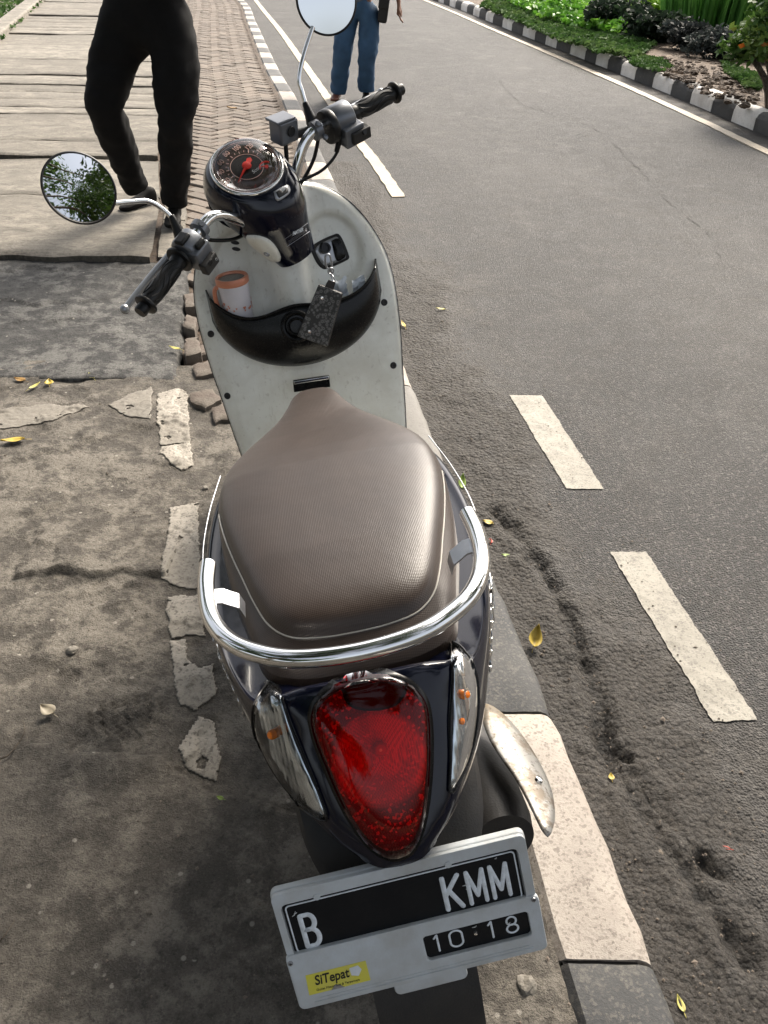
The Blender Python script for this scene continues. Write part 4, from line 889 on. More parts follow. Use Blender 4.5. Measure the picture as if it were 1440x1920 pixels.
# turn signals
SL = [(508,1284),(488,1310),(479,1345),(488,1390),(512,1440),(550,1492),(590,1525),(613,1532),(600,1490),(572,1425),(546,1360),(526,1300)]
SR = [(845,1208),(868,1222),(886,1258),(891,1310),(886,1370),(874,1425),(856,1465),(842,1482),(844,1420),(846,1350),(847,1280)]
for poly, bl in ((SL, (518, 1374)), (SR, (864, 1302))):
    ts = patch('turn_signal', poly, 'clearglass', S, .007, .004, n=64, rings_=7, skirt=-.003)
    patch('frame', grow(poly, 6), 'black', ts, .001, .001, n=64, rings_=6)
    patch('reflector', grow(poly, -3), 'reflector', ts, .0005, .0032, n=64, rings_=7)
    rp = [cast(q.x, q.y, near=True) for q in resample([Vec((a, b, 0)) for a, b in grow(poly, 4)], 60)]; m = MB(); m.tube([p_+n_*.003 for p_, n_ in rp]+[rp[0][0]+rp[0][1]*.003], .0016, 8); m.build('frame', 'black', ts)
    P_, N_ = cast(*bl, near=True); m = MB(); m.lathe([(.0001, .011),(.004, .010),(.006, .007),(.006, 0)], P_+N_*.001, N_, 14); m.build('bulb', 'orangebulb', ts)
    if bl[0] > 700:
        P_, N_ = cast(862, 1352, near=True); m = MB(); m.lathe([(.0001, .006),(.004, .004),(.004, 0)], P_+N_*.001, N_, 14); m.build('bulb', 'orangebulb', ts)
# thin grey tubes standing in for the highlight on the body cover's edge
for s in (-1, 1):
    pts = [Vec((s*(p.x+.0015), p.y, p.z+.006)) for p in cr([Vec((.199,.0,.655)),(.212,.10,.66),(.2165,.2,.664),(.207,.3,.668),(.188,.40,.672)], 8)]
    m = MB(); m.tube(pts, .0011, 8); m.build('trim_strip', 'dullsteel', S)
# side emblem in raised script
for s in (-1, 1):
    M_ = frame((s*.187, -.055, .622), (0, s*1.0, s*.0-.05) if s > 0 else (0, -1, .05), (-s*.12, 0, 1)); M_ = frame((s*.1865, -.03, .615), (s*.30, s*1.0, .12*s) if s > 0 else (.30, -1, .12), (-s*.1, 0, 1))
    text('Scoopy', .05, 'chrome', 'emblem', S, M_, .003, 1.05, bevel=.0005, shear=.25)
# ---- grab rail
m = MB(); hp = [(.178,.018,.782),(.179,-.03,.783),(.171,-.09,.785),(.150,-.137,.787),(.118,-.170,.789),(.07,-.196,.791),(0,-.206,.792)]
full = [Vec((-a, b, c)) for a, b, c in hp]+[Vec(q) for q in hp[:-1][::-1]]; m.tube(cr(full, 8), .0112, 20)
for s in (-1, 1): m.lathe([(.0001,.004),(.006,.0035),(.0105,.0),(.0112,-.003)], (s*.178,.018,.782), (0,1,0), 20)
gr = m.build('grab_rail', 'chrome', S)
for s in (-1, 1):
    m = MB(); x = s*.148; y = -.048
    for k, (dx, zz) in enumerate(((.026, .779), (.008, .772), (-.008, .768), (-.022, .752))): pass
    sec = [Vec((s*(.148+.024), 0, .782)), Vec((s*(.148+.010), 0, .780)), Vec((s*.148, 0, .772)), Vec((s*(.148-.008), 0, .766)), Vec((s*(.148-.012), 0, .750))]
    m.loft([[q+Vec((0, y+d, 0)) for q in sec]+[q+Vec((0, y+d, -.003)) for q in sec[::-1]] for d in (-.014, -.012, .012, .014)])
    m.build('bracket', 'dullsteel', gr)
# ---- seat
EDGE = [(.0,.634),(.026,.629),(.044,.604),(.058,.555),(.079,.500),(.108,.448),(.142,.392),(.166,.335),(.177,.28),(.1785,.22),(.171,.16),(.158,.10),(.142,.04),(.128,-.01),(.110,-.055),(.082,-.082),(.04,-.092),(0,-.094)]
OUT = [(.0,.639),(.030,.634),(.050,.607),(.065,.558),(.085,.502),(.114,.449),(.149,.393),(.172,.335),(.183,.28),(.185,.22),(.181,.16),(.174,.10),(.164,.04),(.152,-.01),(.139,-.065),(.122,-.115),(.075,-.138),(0,-.143)]
def ztop(y):
    return float(np.interp(y, [-.2,-.12,-.05,.05,.2,.27,.32,.40,.48,.56,.61], [.735,.743,.750,.755,.757,.756,.750,.735,.724,.717,.712]))
def seat_ring(base, k, drop):
    h = []
    for a, b in base:
        sy = min(.42, max(.06, b)); cx0 = a*(1-k); cy0 = b+(sy-b)*k; h.append((cx0, cy0))
    P = cr([Vec((a, b, 0)) for a, b in h], 6); out = []
    for q in P: out.append(Vec((q.x, q.y, 0)))
    fullr = out+[Vec((-q.x, q.y, 0)) for q in out[1:-1]][::-1]
    for q in fullr:
        wn = min(1, max(abs(q.x), .05)/.12) if q.y > .45 else 1
        q.z = ztop(q.y)-drop*(1 if q.y < .35 else 1-.25*sm(.35, .6, q.y))
    return fullr
R_ = [(OUT, 0, .115), (OUT, -.0, .075), (OUT, .004, .050)]
rings = []
for base, k, d in R_: rings.append(seat_ring(base, k, d))
# step from skirt to cushion edge
edge_r = seat_ring(EDGE, 0, .033); mid = [a.lerp(b, .5) for a, b in zip(rings[-1], edge_r)]
for q in mid: q.z += .004
rings += [mid, edge_r]+[seat_ring(EDGE, k, d) for k, d in ((.025,.0215),(.06,.0148),(.11,.0100),(.18,.0065),(.28,.0038),(.42,.0016),(.6,.0006),(.8,.0001))]
def fixz(r):
    # shallow pinch where rider part meets the flat rear part, domed nose
    for q in r: pass
    return r
m = MB(); m.loft(rings, False); N_r = len(rings[0]); o_r = (len(rings)-1)*N_r
for i in range(N_r//2): m.f.append((o_r+i, o_r+i+1, o_r+(N_r-i-1) % N_r, o_r+(N_r-i) % N_r) if i and i < N_r//2-0 and i+1 != N_r-i-1 else ((o_r, o_r+1, o_r+N_r-1) if i == 0 else (o_r+i, o_r+i+1, o_r+(N_r-i) % N_r))); m.m.append(0)
seat = m.build('seat', 'seat', S, mods=(('sub', 1),))
ed_ = [q+Vec((0, 0, .0012)) for q in seat_ring(EDGE, -.004, .0315)]
pip = [q for q in ed_ if q.y < .215]; rt = sorted([q for q in pip if q.x >= 0], key=lambda q: -q.y); lt = sorted([q for q in pip if q.x < 0], key=lambda q: q.y)
m = MB(); m.tube([rt[0]+Vec((.006,.02,-.02))]+rt+lt+[lt[-1]+Vec((-.006,.02,-.02))], .0013, 8, True); m.build('piping', 'piping', seat)

# ---- rear fender, mud flap, wheel, engine, silencer
m = MB(); fr = []
for y, z, hw, th in ((.10,.50,.10,.05),(-.05,.54,.115,.05),(-.16,.53,.125,.05),(-.24,.50,.118,.05),(-.30,.455,.09,.04),(-.345,.40,.07,.02),(-.385,.33,.068,.012),(-.41,.25,.066,.010),(-.42,.20,.062,.008)):
    row = []
    for k in range(16):
        a = 2*PI*k/16; cx0, cz0 = math.cos(a), math.sin(a); row.append(Vec((hw*math.copysign(abs(cx0)**.5, cx0), y+th*.5*math.copysign(abs(cz0)**.6, cz0)*.5, z+th*.5*math.copysign(abs(cz0)**.6, cz0))))
    fr.append(row)
m.loft(spline_rings(fr, 4)); rf = m.build('rear_fender', 'matte', S)
m = MB(); m.box((0,-.404,.235), (.09,.006,.05)); m.build('reflector_plate', 'black', rf, mods=(('bevel', .003, 2),))
def wheel(c, r, wdt, xf=ID):
    m = MB(); pr = [(r-.075, -wdt*.36),(r-.05,-wdt*.5),(r-.02,-wdt*.46),(r-.006,-wdt*.3),(r,-wdt*.1),(r,wdt*.1),(r-.006,wdt*.3),(r-.02,wdt*.46),(r-.05,wdt*.5),(r-.075,wdt*.36),(r-.075,-wdt*.36)]
    m.lathe(pr, c, (1,0,0), 48); t = m.build('wheel', 'tyre', S, xf=xf)
    m = MB(); m.lathe([(r-.075,-.03),(r-.085,-.03),(r-.095,-.012),(r-.095,.012),(r-.085,.03),(r-.075,.03)], c, (1,0,0), 40); m.lathe([(.001,-.035),(.03,-.035),(.03,.035),(.001,.035)], c, (1,0,0), 16)
    for k in range(5):
        a = 2*PI*k/5; d = Vec((0, math.cos(a), math.sin(a))); m.tube([Vec(c)+d*.02, Vec(c)+d*(r-.09)], [.014, .010], 8)
    m.build('rim', 'greycast', t, xf=xf); return t
wheel((0, 0, .272), .272, .10)
m = MB(); m.loft([[Vec((-.075+x, y, z)) for y, z in ((.42,.20),(.42,.33),(.10,.37),(-.02,.34),(-.06,.27),(-.02,.20),(.10,.17))] for x in (-.035, 0, .035)]); m.lathe([(.001,.0),(.05,.0),(.055,-.03),(.001,-.035)], (-.112,.38,.265), (1,0,0), 24)
m.build('engine_case', 'matte', S, mods=(('bevel', .012, 3),))
m = MB(); m.tube([(-.12,.02,.33),(-.125,-.02,.42),(-.125,-.04,.50)], .016, 12); m.tube([(-.125,-.02+.012*k,.40+.0) for k in range(2)], .02, 8)
for k in range(7): m.torus((-.122,-.005-.005*k,.36+.018*k), (0,-.25,1), .024, .004, 20, 6)
m.build('shock_absorber', 'black', S)
m = MB(); ax0 = Vec((.138,.26,.255)); ax1 = Vec((.150,-.200,.350)); axd = (ax1-ax0).normalized(); Lx = (ax1-ax0).length
m.lathe([(.001,-.0),(.035,.0),(.046,.03),(.050,.10),(.050,Lx-.03),(.046,Lx-.008),(.045,Lx),(.022,Lx),(.018,Lx-.012),(.001,Lx-.02)], ax0, axd, 36); m.tube([ax0, ax0+Vec((-.03,.14,-.04)), ax0+Vec((-.10,.2,-.02))], .016, 10); sil = m.build('silencer', 'matte', S)
gA = Vec((.150,.26,.255)); gD = (Vec((.165,-.245,.360))-gA).normalized(); m = MB(); m.lathe([(.0765,-.05),(.0765,.66)], gA+Vec((.004,0,.012)), gD, 64); hb = BVHTree.FromPolygons([tuple(v) for v in m.v], m.f)
GD = [(908,1318),(928,1326),(958,1352),(990,1393),(1015,1435),(1034,1480),(1041,1525),(1036,1556),(1028,1566),(1012,1545),(990,1500),(965,1455),(940,1420),(918,1385),(904,1345)]
hg = patch('heat_guard', GD, 'guard', sil, .002, .0, tree_=hb, n=60, rings_=6, skirt=.004)
m = MB()
for px in ((1008, 1465),):
    P_, N_ = cast(px[0], px[1], hb, near=True); m.lathe([(.0001,.006),(.006,.005),(.007,0)], P_+N_*.001, N_, 12)
m.build('bolt', 'chrome', hg)
m = MB(); m.tube(cr([(-.10,.42,.16),(-.15,.38,.13),(-.185,.30,.07),(-.20,.26,.018)], 5), .009, 10); m.lathe([(.001,0),(.022,0),(.022,.006),(.001,.006)], (-.203,.258,.008), (.15,0,1), 16); m.build('side_stand', 'black', S)
# ---- number plate
PSC = 1.042; PC = Vec((-.0006,-.351,.469)); PU = Vec((1,0,0)); PV = Vec((0,.054,.14)).normalized(); PN = PU.cross(PV); PR = Matrix.Rotation(R(1.7), 3, PN); PU = PR @ PU; PV = PR @ PV
def P2(u, v, n=0): return PC+PU*u*PSC+PV*v*PSC+PN*n
def rrect(x0, x1, y0, y1, r, n=5):
    out = []
    for cx0, cy0, a0 in ((x1-r, y1-r, 0), (x0+r, y1-r, 90), (x0+r, y0+r, 180), (x1-r, y0+r, 270)):
        for k in range(n+1): a = R(a0+90*k/n); out.append((cx0+r*math.cos(a), cy0+r*math.sin(a)))
    return out
def slab2(m, poly, n0, n1): m.prism([P2(a, b, n0) for a, b in poly], PN, n1-n0); return m
m = MB(); slab2(m, rrect(-.150,.148,-.0755,.0845,.008), -.012, .0); 
base_pl = m.build('number_plate', 'platewhite', S, mods=(('bevel', .003, 3),))
base_pl['label'] = 'number plate in a pale grey frame'
def barp(poly, n0, n1, name, mat, bev=.0012, par=None):
    m = MB(); slab2(m, poly, n0, n1); return m.build(name, mat, par or base_pl, mods=(('bevel', bev, 2),))
# raised frame: lower cover strip and rails round the upper window
WX0, WX1, WY0, WY1 = -.141, .136, .0, .0685
m = MB()
def ringp(m, o, i, n0, n1):
    N = len(o); vs = [P2(a, b, n0) for a, b in o]+[P2(a, b, n1) for a, b in o]+[P2(a, b, n1) for a, b in i]+[P2(a, b, n0) for a, b in i]
    m.add(vs, [(r*N+k, r*N+(k+1) % N, (r+1) % 4*N+(k+1) % N, (r+1) % 4*N+k) for r in range(4) for k in range(N)])
ringp(m, rrect(-.149,.147,-.004,.0838,.008), rrect(WX0,WX1,WY0-.003,WY1,.007), .0, .0055)
m.build('frame', 'platewhite', base_pl, mods=(('bevel', .0014, 2),))
m = MB(); ringp(m, rrect(-.1515,.1495,-.0768,.0012,.007), rrect(.0075,.1335,-.0530,-.0178,.005), .0003, .0075)
lowc = m.build('frame', 'platewhite', base_pl, mods=(('bevel', .0014, 2),))
barp(rrect(WX0+.001,WX1-.001,-.002,WY1-.001,.006), .0006, .002, 'plate_face', 'plateblack')
barp(rrect(.005,.137,-.056,-.016,.004), .0006, .0022, 'plate_face', 'plateblack')
m = MB(); ringp(m, rrect(WX0+.004,WX1-.004,-.001,WY1-.004,.005), rrect(WX0+.0055,WX1-.0055,.0,WY1-.0055,.004), .002, .0031); m.build('embossed_border', 'letter', base_pl)
m = MB(); m.tube([P2(a, b, .0076) for a, b in [(-.132+.264*k/30, -.0702) for k in range(31)]], .0011, 8); m.tube([P2(a, -.0655, .0076) for a in (-.125, -.04, .06, .128)], .0008, 8); m.build('moulded_line', 'platewhite', base_pl)
for a in (-.098, .055): m = MB(); m.lathe([(.0001,.006),(.0042,.006),(.0042,.0)], P2(a, .0690, .0004), PN, 20); m.build('frame_tab', 'platewhite', base_pl)
def arc(cx0, cy0, rx, ry, a0, a1, n=14): return [(cx0+rx*math.cos(R(a0+(a1-a0)*k/n)), cy0+ry*math.sin(R(a0+(a1-a0)*k/n))) for k in range(n+1)]
GLY = {'B': [[(0,0),(0,1)], [(0,1),(.5,1)]+arc(.5,.765,.42,.235,90,-90)+[(0,.53)], [(0,.53),(.52,.53)]+arc(.52,.265,.48,.265,90,-90)+[(0,0)]],
 'K': [[(0,0),(0,1)], [(1,1),(.0,.42)], [(.28,.58),(1,0)]], 'M': [[(0,0),(0,1),(.5,.22),(1,1),(1,0)]],
 '0': [arc(.5,.72,.5,.28,0,180)+arc(.5,.28,.5,.28,180,360)+[(1,.72)]], '1': [[(.15,.82),(.5,1),(.5,0)]],
 '8': [arc(.5,.75,.42,.25,-90,270,22), arc(.5,.26,.5,.26,90,450,22)]}
def glyph(ch, u, v, hgt, wid, st, par=None):     # stamped character made of rounded strokes
    m = MB(); 
    for pl_ in GLY[ch]:
        P = []
        for a, b in zip(pl_, pl_[1:]):
            for k in range(3): P.append((a[0]+(b[0]-a[0])*k/3, a[1]+(b[1]-a[1])*k/3))
        P.append(pl_[-1]); i0 = len(m.v)
        runs = [[]]                               # break at sharp corners so that the strokes keep their width
        for i, p in enumerate(P):
            runs[-1].append(p)
            if 0 < i < len(P)-1:
                d1 = Vec(((p[0]-P[i-1][0])*wid, (p[1]-P[i-1][1])*hgt)).normalized(); d2 = Vec(((P[i+1][0]-p[0])*wid, (P[i+1][1]-p[1])*hgt)).normalized()
                if d1.dot(d2) < .6: runs.append([p])
        for r_ in runs:
            pts = [Vec(((a-.5)*wid, (b-.5)*hgt, 0)) for a, b in r_]
            e0 = (pts[0]-pts[1]).normalized()*st*.35; e1 = (pts[-1]-pts[-2]).normalized()*st*.35; pts = [pts[0]+e0]+pts+[pts[-1]+e1]
            m.tube(pts, [st*.30]+[st*.5]*(len(pts)-2)+[st*.30], 8)
    m.v = [P2(u+q.x, v+q.y, .0023+q.z*.45) for q in m.v]; return m.build('stamped_character', 'letter', par or base_pl)
glyph('B', -.1155, .0250, .0430, .0160, .0060); glyph('K', .0530, .0285, .0440, .0180, .0060); glyph('M', .0815, .0285, .0440, .0185, .0052); glyph('M', .1095, .0285, .0440, .0185, .0052)
for ch, u, wd in (('1', .0235, .011), ('0', .0455, .0150), ('1', .0890, .011), ('8', .1130, .0135)): glyph(ch, u, -.0355, .0225, wd, .0026)
m = MB(); m.lathe([(.0001,.003),(.002,.0026),(.0028,0)], P2(.069,-.034,.002), PN, 16); m.build('rivet', 'chrome', base_pl)
for u, v in ((-.147,-.0085),(.1432,-.0035)): m = MB(); m.lathe([(.0001,.0022),(.0028,.0018),(.0034,0)], P2(u, v, .0074), PN, 18); sc1 = m.build('screw', 'dullsteel', base_pl); m = MB(); m.prism([P2(u-.0022,v-.0003,.0095),P2(u+.0022,v-.0003,.0095),P2(u+.0022,v+.0003,.0095),P2(u-.0022,v+.0003,.0095)], PN, .0004); m.prism([P2(u-.0003,v-.0022,.0096),P2(u+.0003,v-.0022,.0096),P2(u+.0003,v+.0022,.0096),P2(u-.0003,v+.0022,.0096)], PN, .0004); m.build('screw_slot', 'ink', sc1)
# chipped paint flecks of the old stamping
rnd = random.Random(5)
for u, v, du, dv in ((-.131,.050,.005,.006),(-.1285,.053,.004,.001),(.0655,.035,.006,.0012),(.069,.029,.001,.003),(.056,.047,.001,.002),(.108,.0605,.003,.001),(.066,-.0245,.006,.0012),(.1075,-.0315,.004,.0015)):
    m = MB(); m.tube([P2(u, v, .0040), P2(u+du*.6, v+dv*.3, .0044), P2(u+du, v+dv, .0040)], [.0003,.0007,.0003], 6); m.build('paint_chip', 'white', base_pl)
stk = [(-.1345,-.0295),(-.0630,-.0345),(-.0635,-.0628),(-.1365,-.0575)]
m = MB(); m.prism([P2(a, b, .0074) for a, b in [( -.1345,-.030),(-.063,-.030),(-.063,-.0585),(-.1365,-.0585)]], PN, .0005); sk = m.build('sticker', 'yellow', lowc, smooth=False)
text('SiTepat', .0195, 'ink', 'lettering', sk, frame(P2(-.106,-.0405,.0082), PU, PV), .0002, .72, shear=.18, offset=.0003)
text('Outlet Motor Seat & Terpercaya', .0046, 'ink', 'lettering', sk, frame(P2(-.101,-.0535,.0082), PU, PV), .0001, .88, shear=.1)
m = MB(); m.prism([P2(a, b, .0080) for a, b in ((-.110,-.0585),(-.104,-.052),(-.099,-.054),(-.094,-.0585))], PN, .0003); m.build('torn_spot', 'dullsteel', sk, smooth=False)
m = MB(); m.prism([P2(a, b, .0080) for a, b in ((-.0835,-.0345),(-.073,-.0335),(-.070,-.040),(-.075,-.048),(-.083,-.045))], PN, .0003); m.build('scuffed_spot', 'paper', sk, smooth=False)
m = MB(); m.prism([P2(a, b, -.011) for a, b in rrect(-.040,.050,-.104,-.06,.008)], PN, .0045); m.build('mounting_tab', 'platewhite', base_pl, mods=(('bevel', .0015, 2),))
m = MB(); m.box((0,-.305,.47), (.09,.04,.03)); m.build('plate_bracket', 'matte', base_pl, mods=(('bevel', .004, 2),))

# ---- legshield
def ly(z): return .98+.36*(z-.703)
HWZ = [(.30,.185),(.36,.195),(.43,.205),(.497,.213),(.565,.220),(.62,.227),(.70,.232),(.76,.231),(.81,.222),(.855,.204),(.89,.184),(.92,.160),(.945,.130),(.965,.094),(.980,.05),(.985,.012)]
hz = cr([Vec((a, b, 0)) for a, b in HWZ], 5); NU = 56
def relief(x, z, hw):
    col = .062*math.exp(-(x/.052)**2)*sm(.995, .93, z) if 0 else .060*math.exp(-(abs(x)/.056)**2.6)*sm(.56, .74, z)
    rim_ = -.012*(max(0, abs(x)/hw-.80)/.2)**2
    bowl = -.018*math.exp(-((abs(x)-.12)/.05)**2)*sm(.72, .80, z)*(1-sm(.88, .95, z))
    ex = math.hypot((abs(x)-.098)/.080, (z-.825)/.085); rec = -.014*(1-sm(.82, 1.02, ex)) if abs(x) > .03 else 0
    return col+rim_+bowl*.3+rec*(1-math.exp(-((abs(x)-.03)/.02)**2))
vs = []; 
for q in hz:
    z, hw = q.x, max(q.y, .004)
    for i in range(NU+1):
        u = -1+2*i/NU; x = hw*u; vs.append(Vec((x, ly(z)-relief(x, z, hw), z)))
n = NU+1; fs = [(j*n+i, j*n+i+1, (j+1)*n+i+1, (j+1)*n+i) for j in range(len(hz)-1) for i in range(NU)]
leg = mkobj('legshield', vs, fs, 'cream', S, mods=(('solid', .004, 1 if 0 else 0),)); lbv = BVHTree.FromPolygons([tuple(v) for v in vs], fs)
# front cowl behind it
m = MB(); rg = []
for q in hz[::3]+[hz[-1]]:
    z, hw = q.x, max(q.y, .004)+.0008; row = []
    for k in range(25):
        a = PI*k/24; row.append(Vec((hw*math.cos(a), ly(z)+.010+(.11*(.4+.6*sm(1.0, .6, z)))*math.sin(a)**.8, z)))
    rg.append(row)
m.loft(rg, False, False); m.build('front_cowl', 'navy', S, mods=(('solid', .004, 0),))
# edge moulding, screws, slots
ep = [Vec((s_*(q.y+.0008), ly(q.x)+.012, q.x)) for s_ in (1,) for q in hz]; m = MB(); m.tube(ep+[Vec((-p.x, p.y, p.z)) for p in ep[::-1]], .0016, 8); m.build('edge_moulding', 'matte', S)
for px in ((396,626),(720,567),(427,742),(737,685)):
    P_, N_ = cast(*px, lbv, near=True); m = MB(); m.lathe([(.0001,.0028),(.0030,.0028),(.0036,.0042),(.0062,.0050),(.0078,.0038),(.0082,.0)], P_, N_, 20); m.build('screw', 'matte', leg)
for px in ((441,455),(443,467)):
    pp = [cast(px[0]+8*math.cos(a)-2*math.sin(a), px[1]+3.4*math.sin(a)+2*math.cos(a), lbv, near=True) for a in [2*PI*k/14 for k in range(14)]]
    m = MB(); m.prism([p_+n_*.0025 for p_, n_ in pp], Vec(pp[0][1])*-1, .002); m.build('vent_slot', 'ink', leg)
# floorboard
m = MB(); m.loft([[Vec((s_*w_, y, z)) for s_, w_, z in ((-1, hw, .272), (-1, hw, .300), (-.5, hw, .304), (.5, hw, .304), (1, hw, .300), (1, hw, .272))] for y, hw in ((.40,.15),(.5,.17),(.65,.18),(.80,.185),(.90,.17),(1.0,.12))]); m.build('floorboard', 'cream', S)
m = MB(); m.loft([levring(z, [(0,.47),(.05,.47),(.10,.46),(.14,.42),(.15,.36),(.15,.3),(.12,.25),(.06,.22),(0,.22)]) for z in (.27,.35,.45,.55,.62)]); m.build('front_seat_cover', 'cream', S)
# luggage hook plate above the seat nose
a_ = [on_plane(px, py, (0,.90,.57), (0,1,-.2)) for px, py in ((549,712),(617,702),(619,724),(551,734))]
m = MB(); m.prism(a_, (0,-.006,0), 1); hk = m.build('hook_plate', 'black', S, mods=(('bevel', .002, 2),))
b_ = [on_plane(px, py, (0,.892,.57), (0,1,-.2)) for px, py in ((550,713),(616,703),(617,709),(551,719))]; m = MB(); m.prism(b_, (0,-.006,0), 1); m.build('hook_trim', 'chrome', hk, mods=(('bevel', .0015, 2),))
# ---- inner pocket
NU2, NV = 48, 14; vs = []
def rimz(u): return .752+.046*abs(u)**5+.010*math.exp(-((u*.195+.005)/.05)**2)-.006*math.exp(-((u*.195+.11)/.05)**2)
def botz(u): return .606+.150*(1-math.sqrt(max(0, 1-(u*.985)**2)))
def pock(u, v):
    zb, zt = botz(u), rimz(u); z = zb+(zt-zb)*v; full_ = math.sqrt(max(0, 1-u*u)); dep = .088*full_**.7*math.sin(PI/2*min(1, v*1.2))**.5
    x = .198*u; return Vec((x, ly(z)-dep-.004-.3*relief(x, z, .23)*(1-v), z))
for j in range(NV+1):
    for i in range(NU2+1): vs.append(pock(-1+2*i/NU2, j/NV))
n = NU2+1; fs = [(j*n+i, j*n+i+1, (j+1)*n+i+1, (j+1)*n+i) for j in range(NV) for i in range(NU2)]
pk = mkobj('inner_pocket', vs, fs, 'black', S, mods=(('solid', .0035, 0),)); pbv = BVHTree.FromPolygons([tuple(v) for v in vs], fs)
m = MB(); m.tube([pock(-1+2*i/NU2, 1)+Vec((0,-.001,.001)) for i in range(1, NU2)], .0032, 8); m.build('pocket_rim', 'black', pk)
c_ = pock(-.05, .72); m = MB(); m.torus(c_+Vec((0,-.006,.006)), (0,-1,.35), .030, .0055, 40, 8); m.torus(c_+Vec((0,-.004,.004)), (0,-1,.35), .018, .003, 30, 8); m.build('hook_ring', 'black', pk)
# ---- ignition panel
def pp_(px, py, lift): P_, N_ = cast(px, py, lbv, near=True); return P_+N_*lift
IGP = [(585,472),(590,460),(622,444),(636,444),(651,478),(647,487),(614,501),(603,500),(594,490)]
patch('ignition_panel', grow(IGP, 3), 'matte', S, .001, .005, n=48, rings_=4, tree_=lbv)
ig = patch('lock_surround', grow(IGP, -3), 'dullsteel', S, .0015, .0062, n=48, rings_=4, tree_=lbv)
P_, N_ = cast(606, 466, lbv, near=True); m = MB(); m.lathe([(.0001,.010),(.007,.010),(.0075,.016),(.0115,.016),(.0125,.006),(.013,0)], P_+N_*.006, N_, 28); m.build('key_lock', 'black', ig)
sh = [(620,452),(636,448),(648,476),(643,485),(630,488)]; patch('lock_shutter', sh, 'black', ig, .004, .010, n=36, rings_=4, tree_=lbv, skirt=.0)
# cream collar in front of the neck, with screw
cl = [(462,442),(480,441),(502,447),(518,462),(527,484),(512,486),(490,482),(470,466)]
# ---- headlight housing with speedometer, turned with the handlebar
DN = Vec((0,-math.sin(R(34)),math.cos(R(34)))); DE1 = Vec((1,0,0)); DE2 = DN.cross(DE1); DC = Vec((-.004,.982,1.060))
HS = [(.848,.972,.046,.042,0),(.87,.974,.053,.050,2),(.90,.978,.062,.060,3),(.93,.984,.073,.075,5),(.955,.992,.084,.090,8),(.98,1.000,.090,.101,11),(1.003,1.004,.0945,.107,15),(1.023,1.003,.095,.106,20),(1.040,.996,.090,.098,26),(1.052,.988,.084,.087,31),(1.057,.983,.076,.076,34)]
rg = []
for z, y, a, b, tl_ in HS:
    nn = Vec((0,-math.sin(R(tl_)),math.cos(R(tl_)))); e2 = nn.cross(DE1)*1; rg.append([Vec((-.004, y, z))+DE1*math.cos(2*PI*k/48)*a+e2*math.sin(2*PI*k/48)*b for k in range(48)])
m = MB(); m.loft(spline_rings(rg, 4)); hh = m.build('headlight_housing', 'navy', S, xf=ST)
hbv = BVHTree.FromPolygons([tuple(v.co) for v in hh.data.vertices], [tuple(p.vertices) for p in hh.data.polygons])
m = MB(); m.lathe([(.001,.128),(.04,.122),(.062,.105),(.07,.09)], (-.004,1.0,1.0), (0,1,-.1), 36); m.build('headlight', 'reflector', hh, xf=ST)
m = MB(); m.torus(DC-DN*.0005, DN, .0725, .0042, 64, 10); m.build('speedometer_ring', 'chrome', hh, xf=ST)
m = MB(); m.lathe([(.0001,.001),(.045,.001),(.0705,.0015),(.071,0)], DC-DN*.002, DN, 64); sp = m.build('speedometer', 'dial', S, xf=ST)
m = MB(); m.lathe([(.0001,.0012),(.034,.0012),(.034,0)], DC-DN*.0008, DN, 48); m.build('dial_centre', 'dialdark', sp, xf=ST)
m = MB(); m.torus(DC+DN*.0006, DN, .034, .0006, 64, 6); m.torus(DC+DN*.0002, DN, .066, .0005, 64, 6)
for v in range(0, 141, 10):
    a = R(90+3+(80-v)*1.38); d = DE1*math.cos(a)+DE2*math.sin(a); m.tube([DC+d*(.038 if v % 20 == 0 else .041)+DN*.001, DC+d*.044+DN*.001], .0006, 6)
m.build('dial_marks', 'dialink', sp, xf=ST)
for v in range(20, 141, 20):
    a = R(90+3+(80-v)*1.38); d = DE1*math.cos(a)+DE2*math.sin(a); Mx = Matrix.Translation(SO) @ SROT.to_4x4() @ Matrix.Translation(-SO) @ frame(DC+d*.055+DN*.0006, DE1, DE2); text(str(v), .0175, 'dialink', 'numeral', sp, Mx, .0003, .85 if v < 100 else .7)
Mx = lambda p, s=0: Matrix.Translation(SO) @ SROT.to_4x4() @ Matrix.Translation(-SO) @ frame(p, DE1, DE2)
text('Scoopy', .012, 'white', 'lettering', sp, Mx(DC+DE1*.012-DE2*.020+DN*.0012), .0002, 1.0, shear=.4)
a = R(90+112); d = (DE1*math.cos(a)+DE2*math.sin(a)); pr = DN.cross(d)
m = MB(); m.prism([DC+DN*.004+d*.050, DC+DN*.004+pr*.0035, DC+DN*.004-d*.017+pr*.006, DC+DN*.004-d*.022, DC+DN*.004-d*.017-pr*.006, DC+DN*.004-pr*.0035], DN, .0015); m.lathe([(.0001,.004),(.009,.003),(.010,0)], DC+DN*.0035, DN, 24); m.build('needle', 'redneedle', sp, xf=ST)
m = MB(); fc = DC+DE1*.027-DE2*.030+DN*.0008; m.torus(fc, DN, .014, .0016, 30, 6, R(20), R(160), DE1); m.tube([fc+DN*.002, fc+(DE1*-.7+DE2*.6)*.013+DN*.002], .0009, 6); m.lathe([(.0001,.002),(.004,.002),(.004,0)], fc, DN, 16); m.build('fuel_gauge', 'redneedle', sp, xf=ST)
m = MB(); m.lathe([(.0695,.0),(.0685,.009),(.063,.017),(.050,.024),(.030,.029),(.010,.0312),(.0001,.0315)], DC, DN, 64); m.build('gauge_glass', 'gaugeglass', sp, xf=ST)
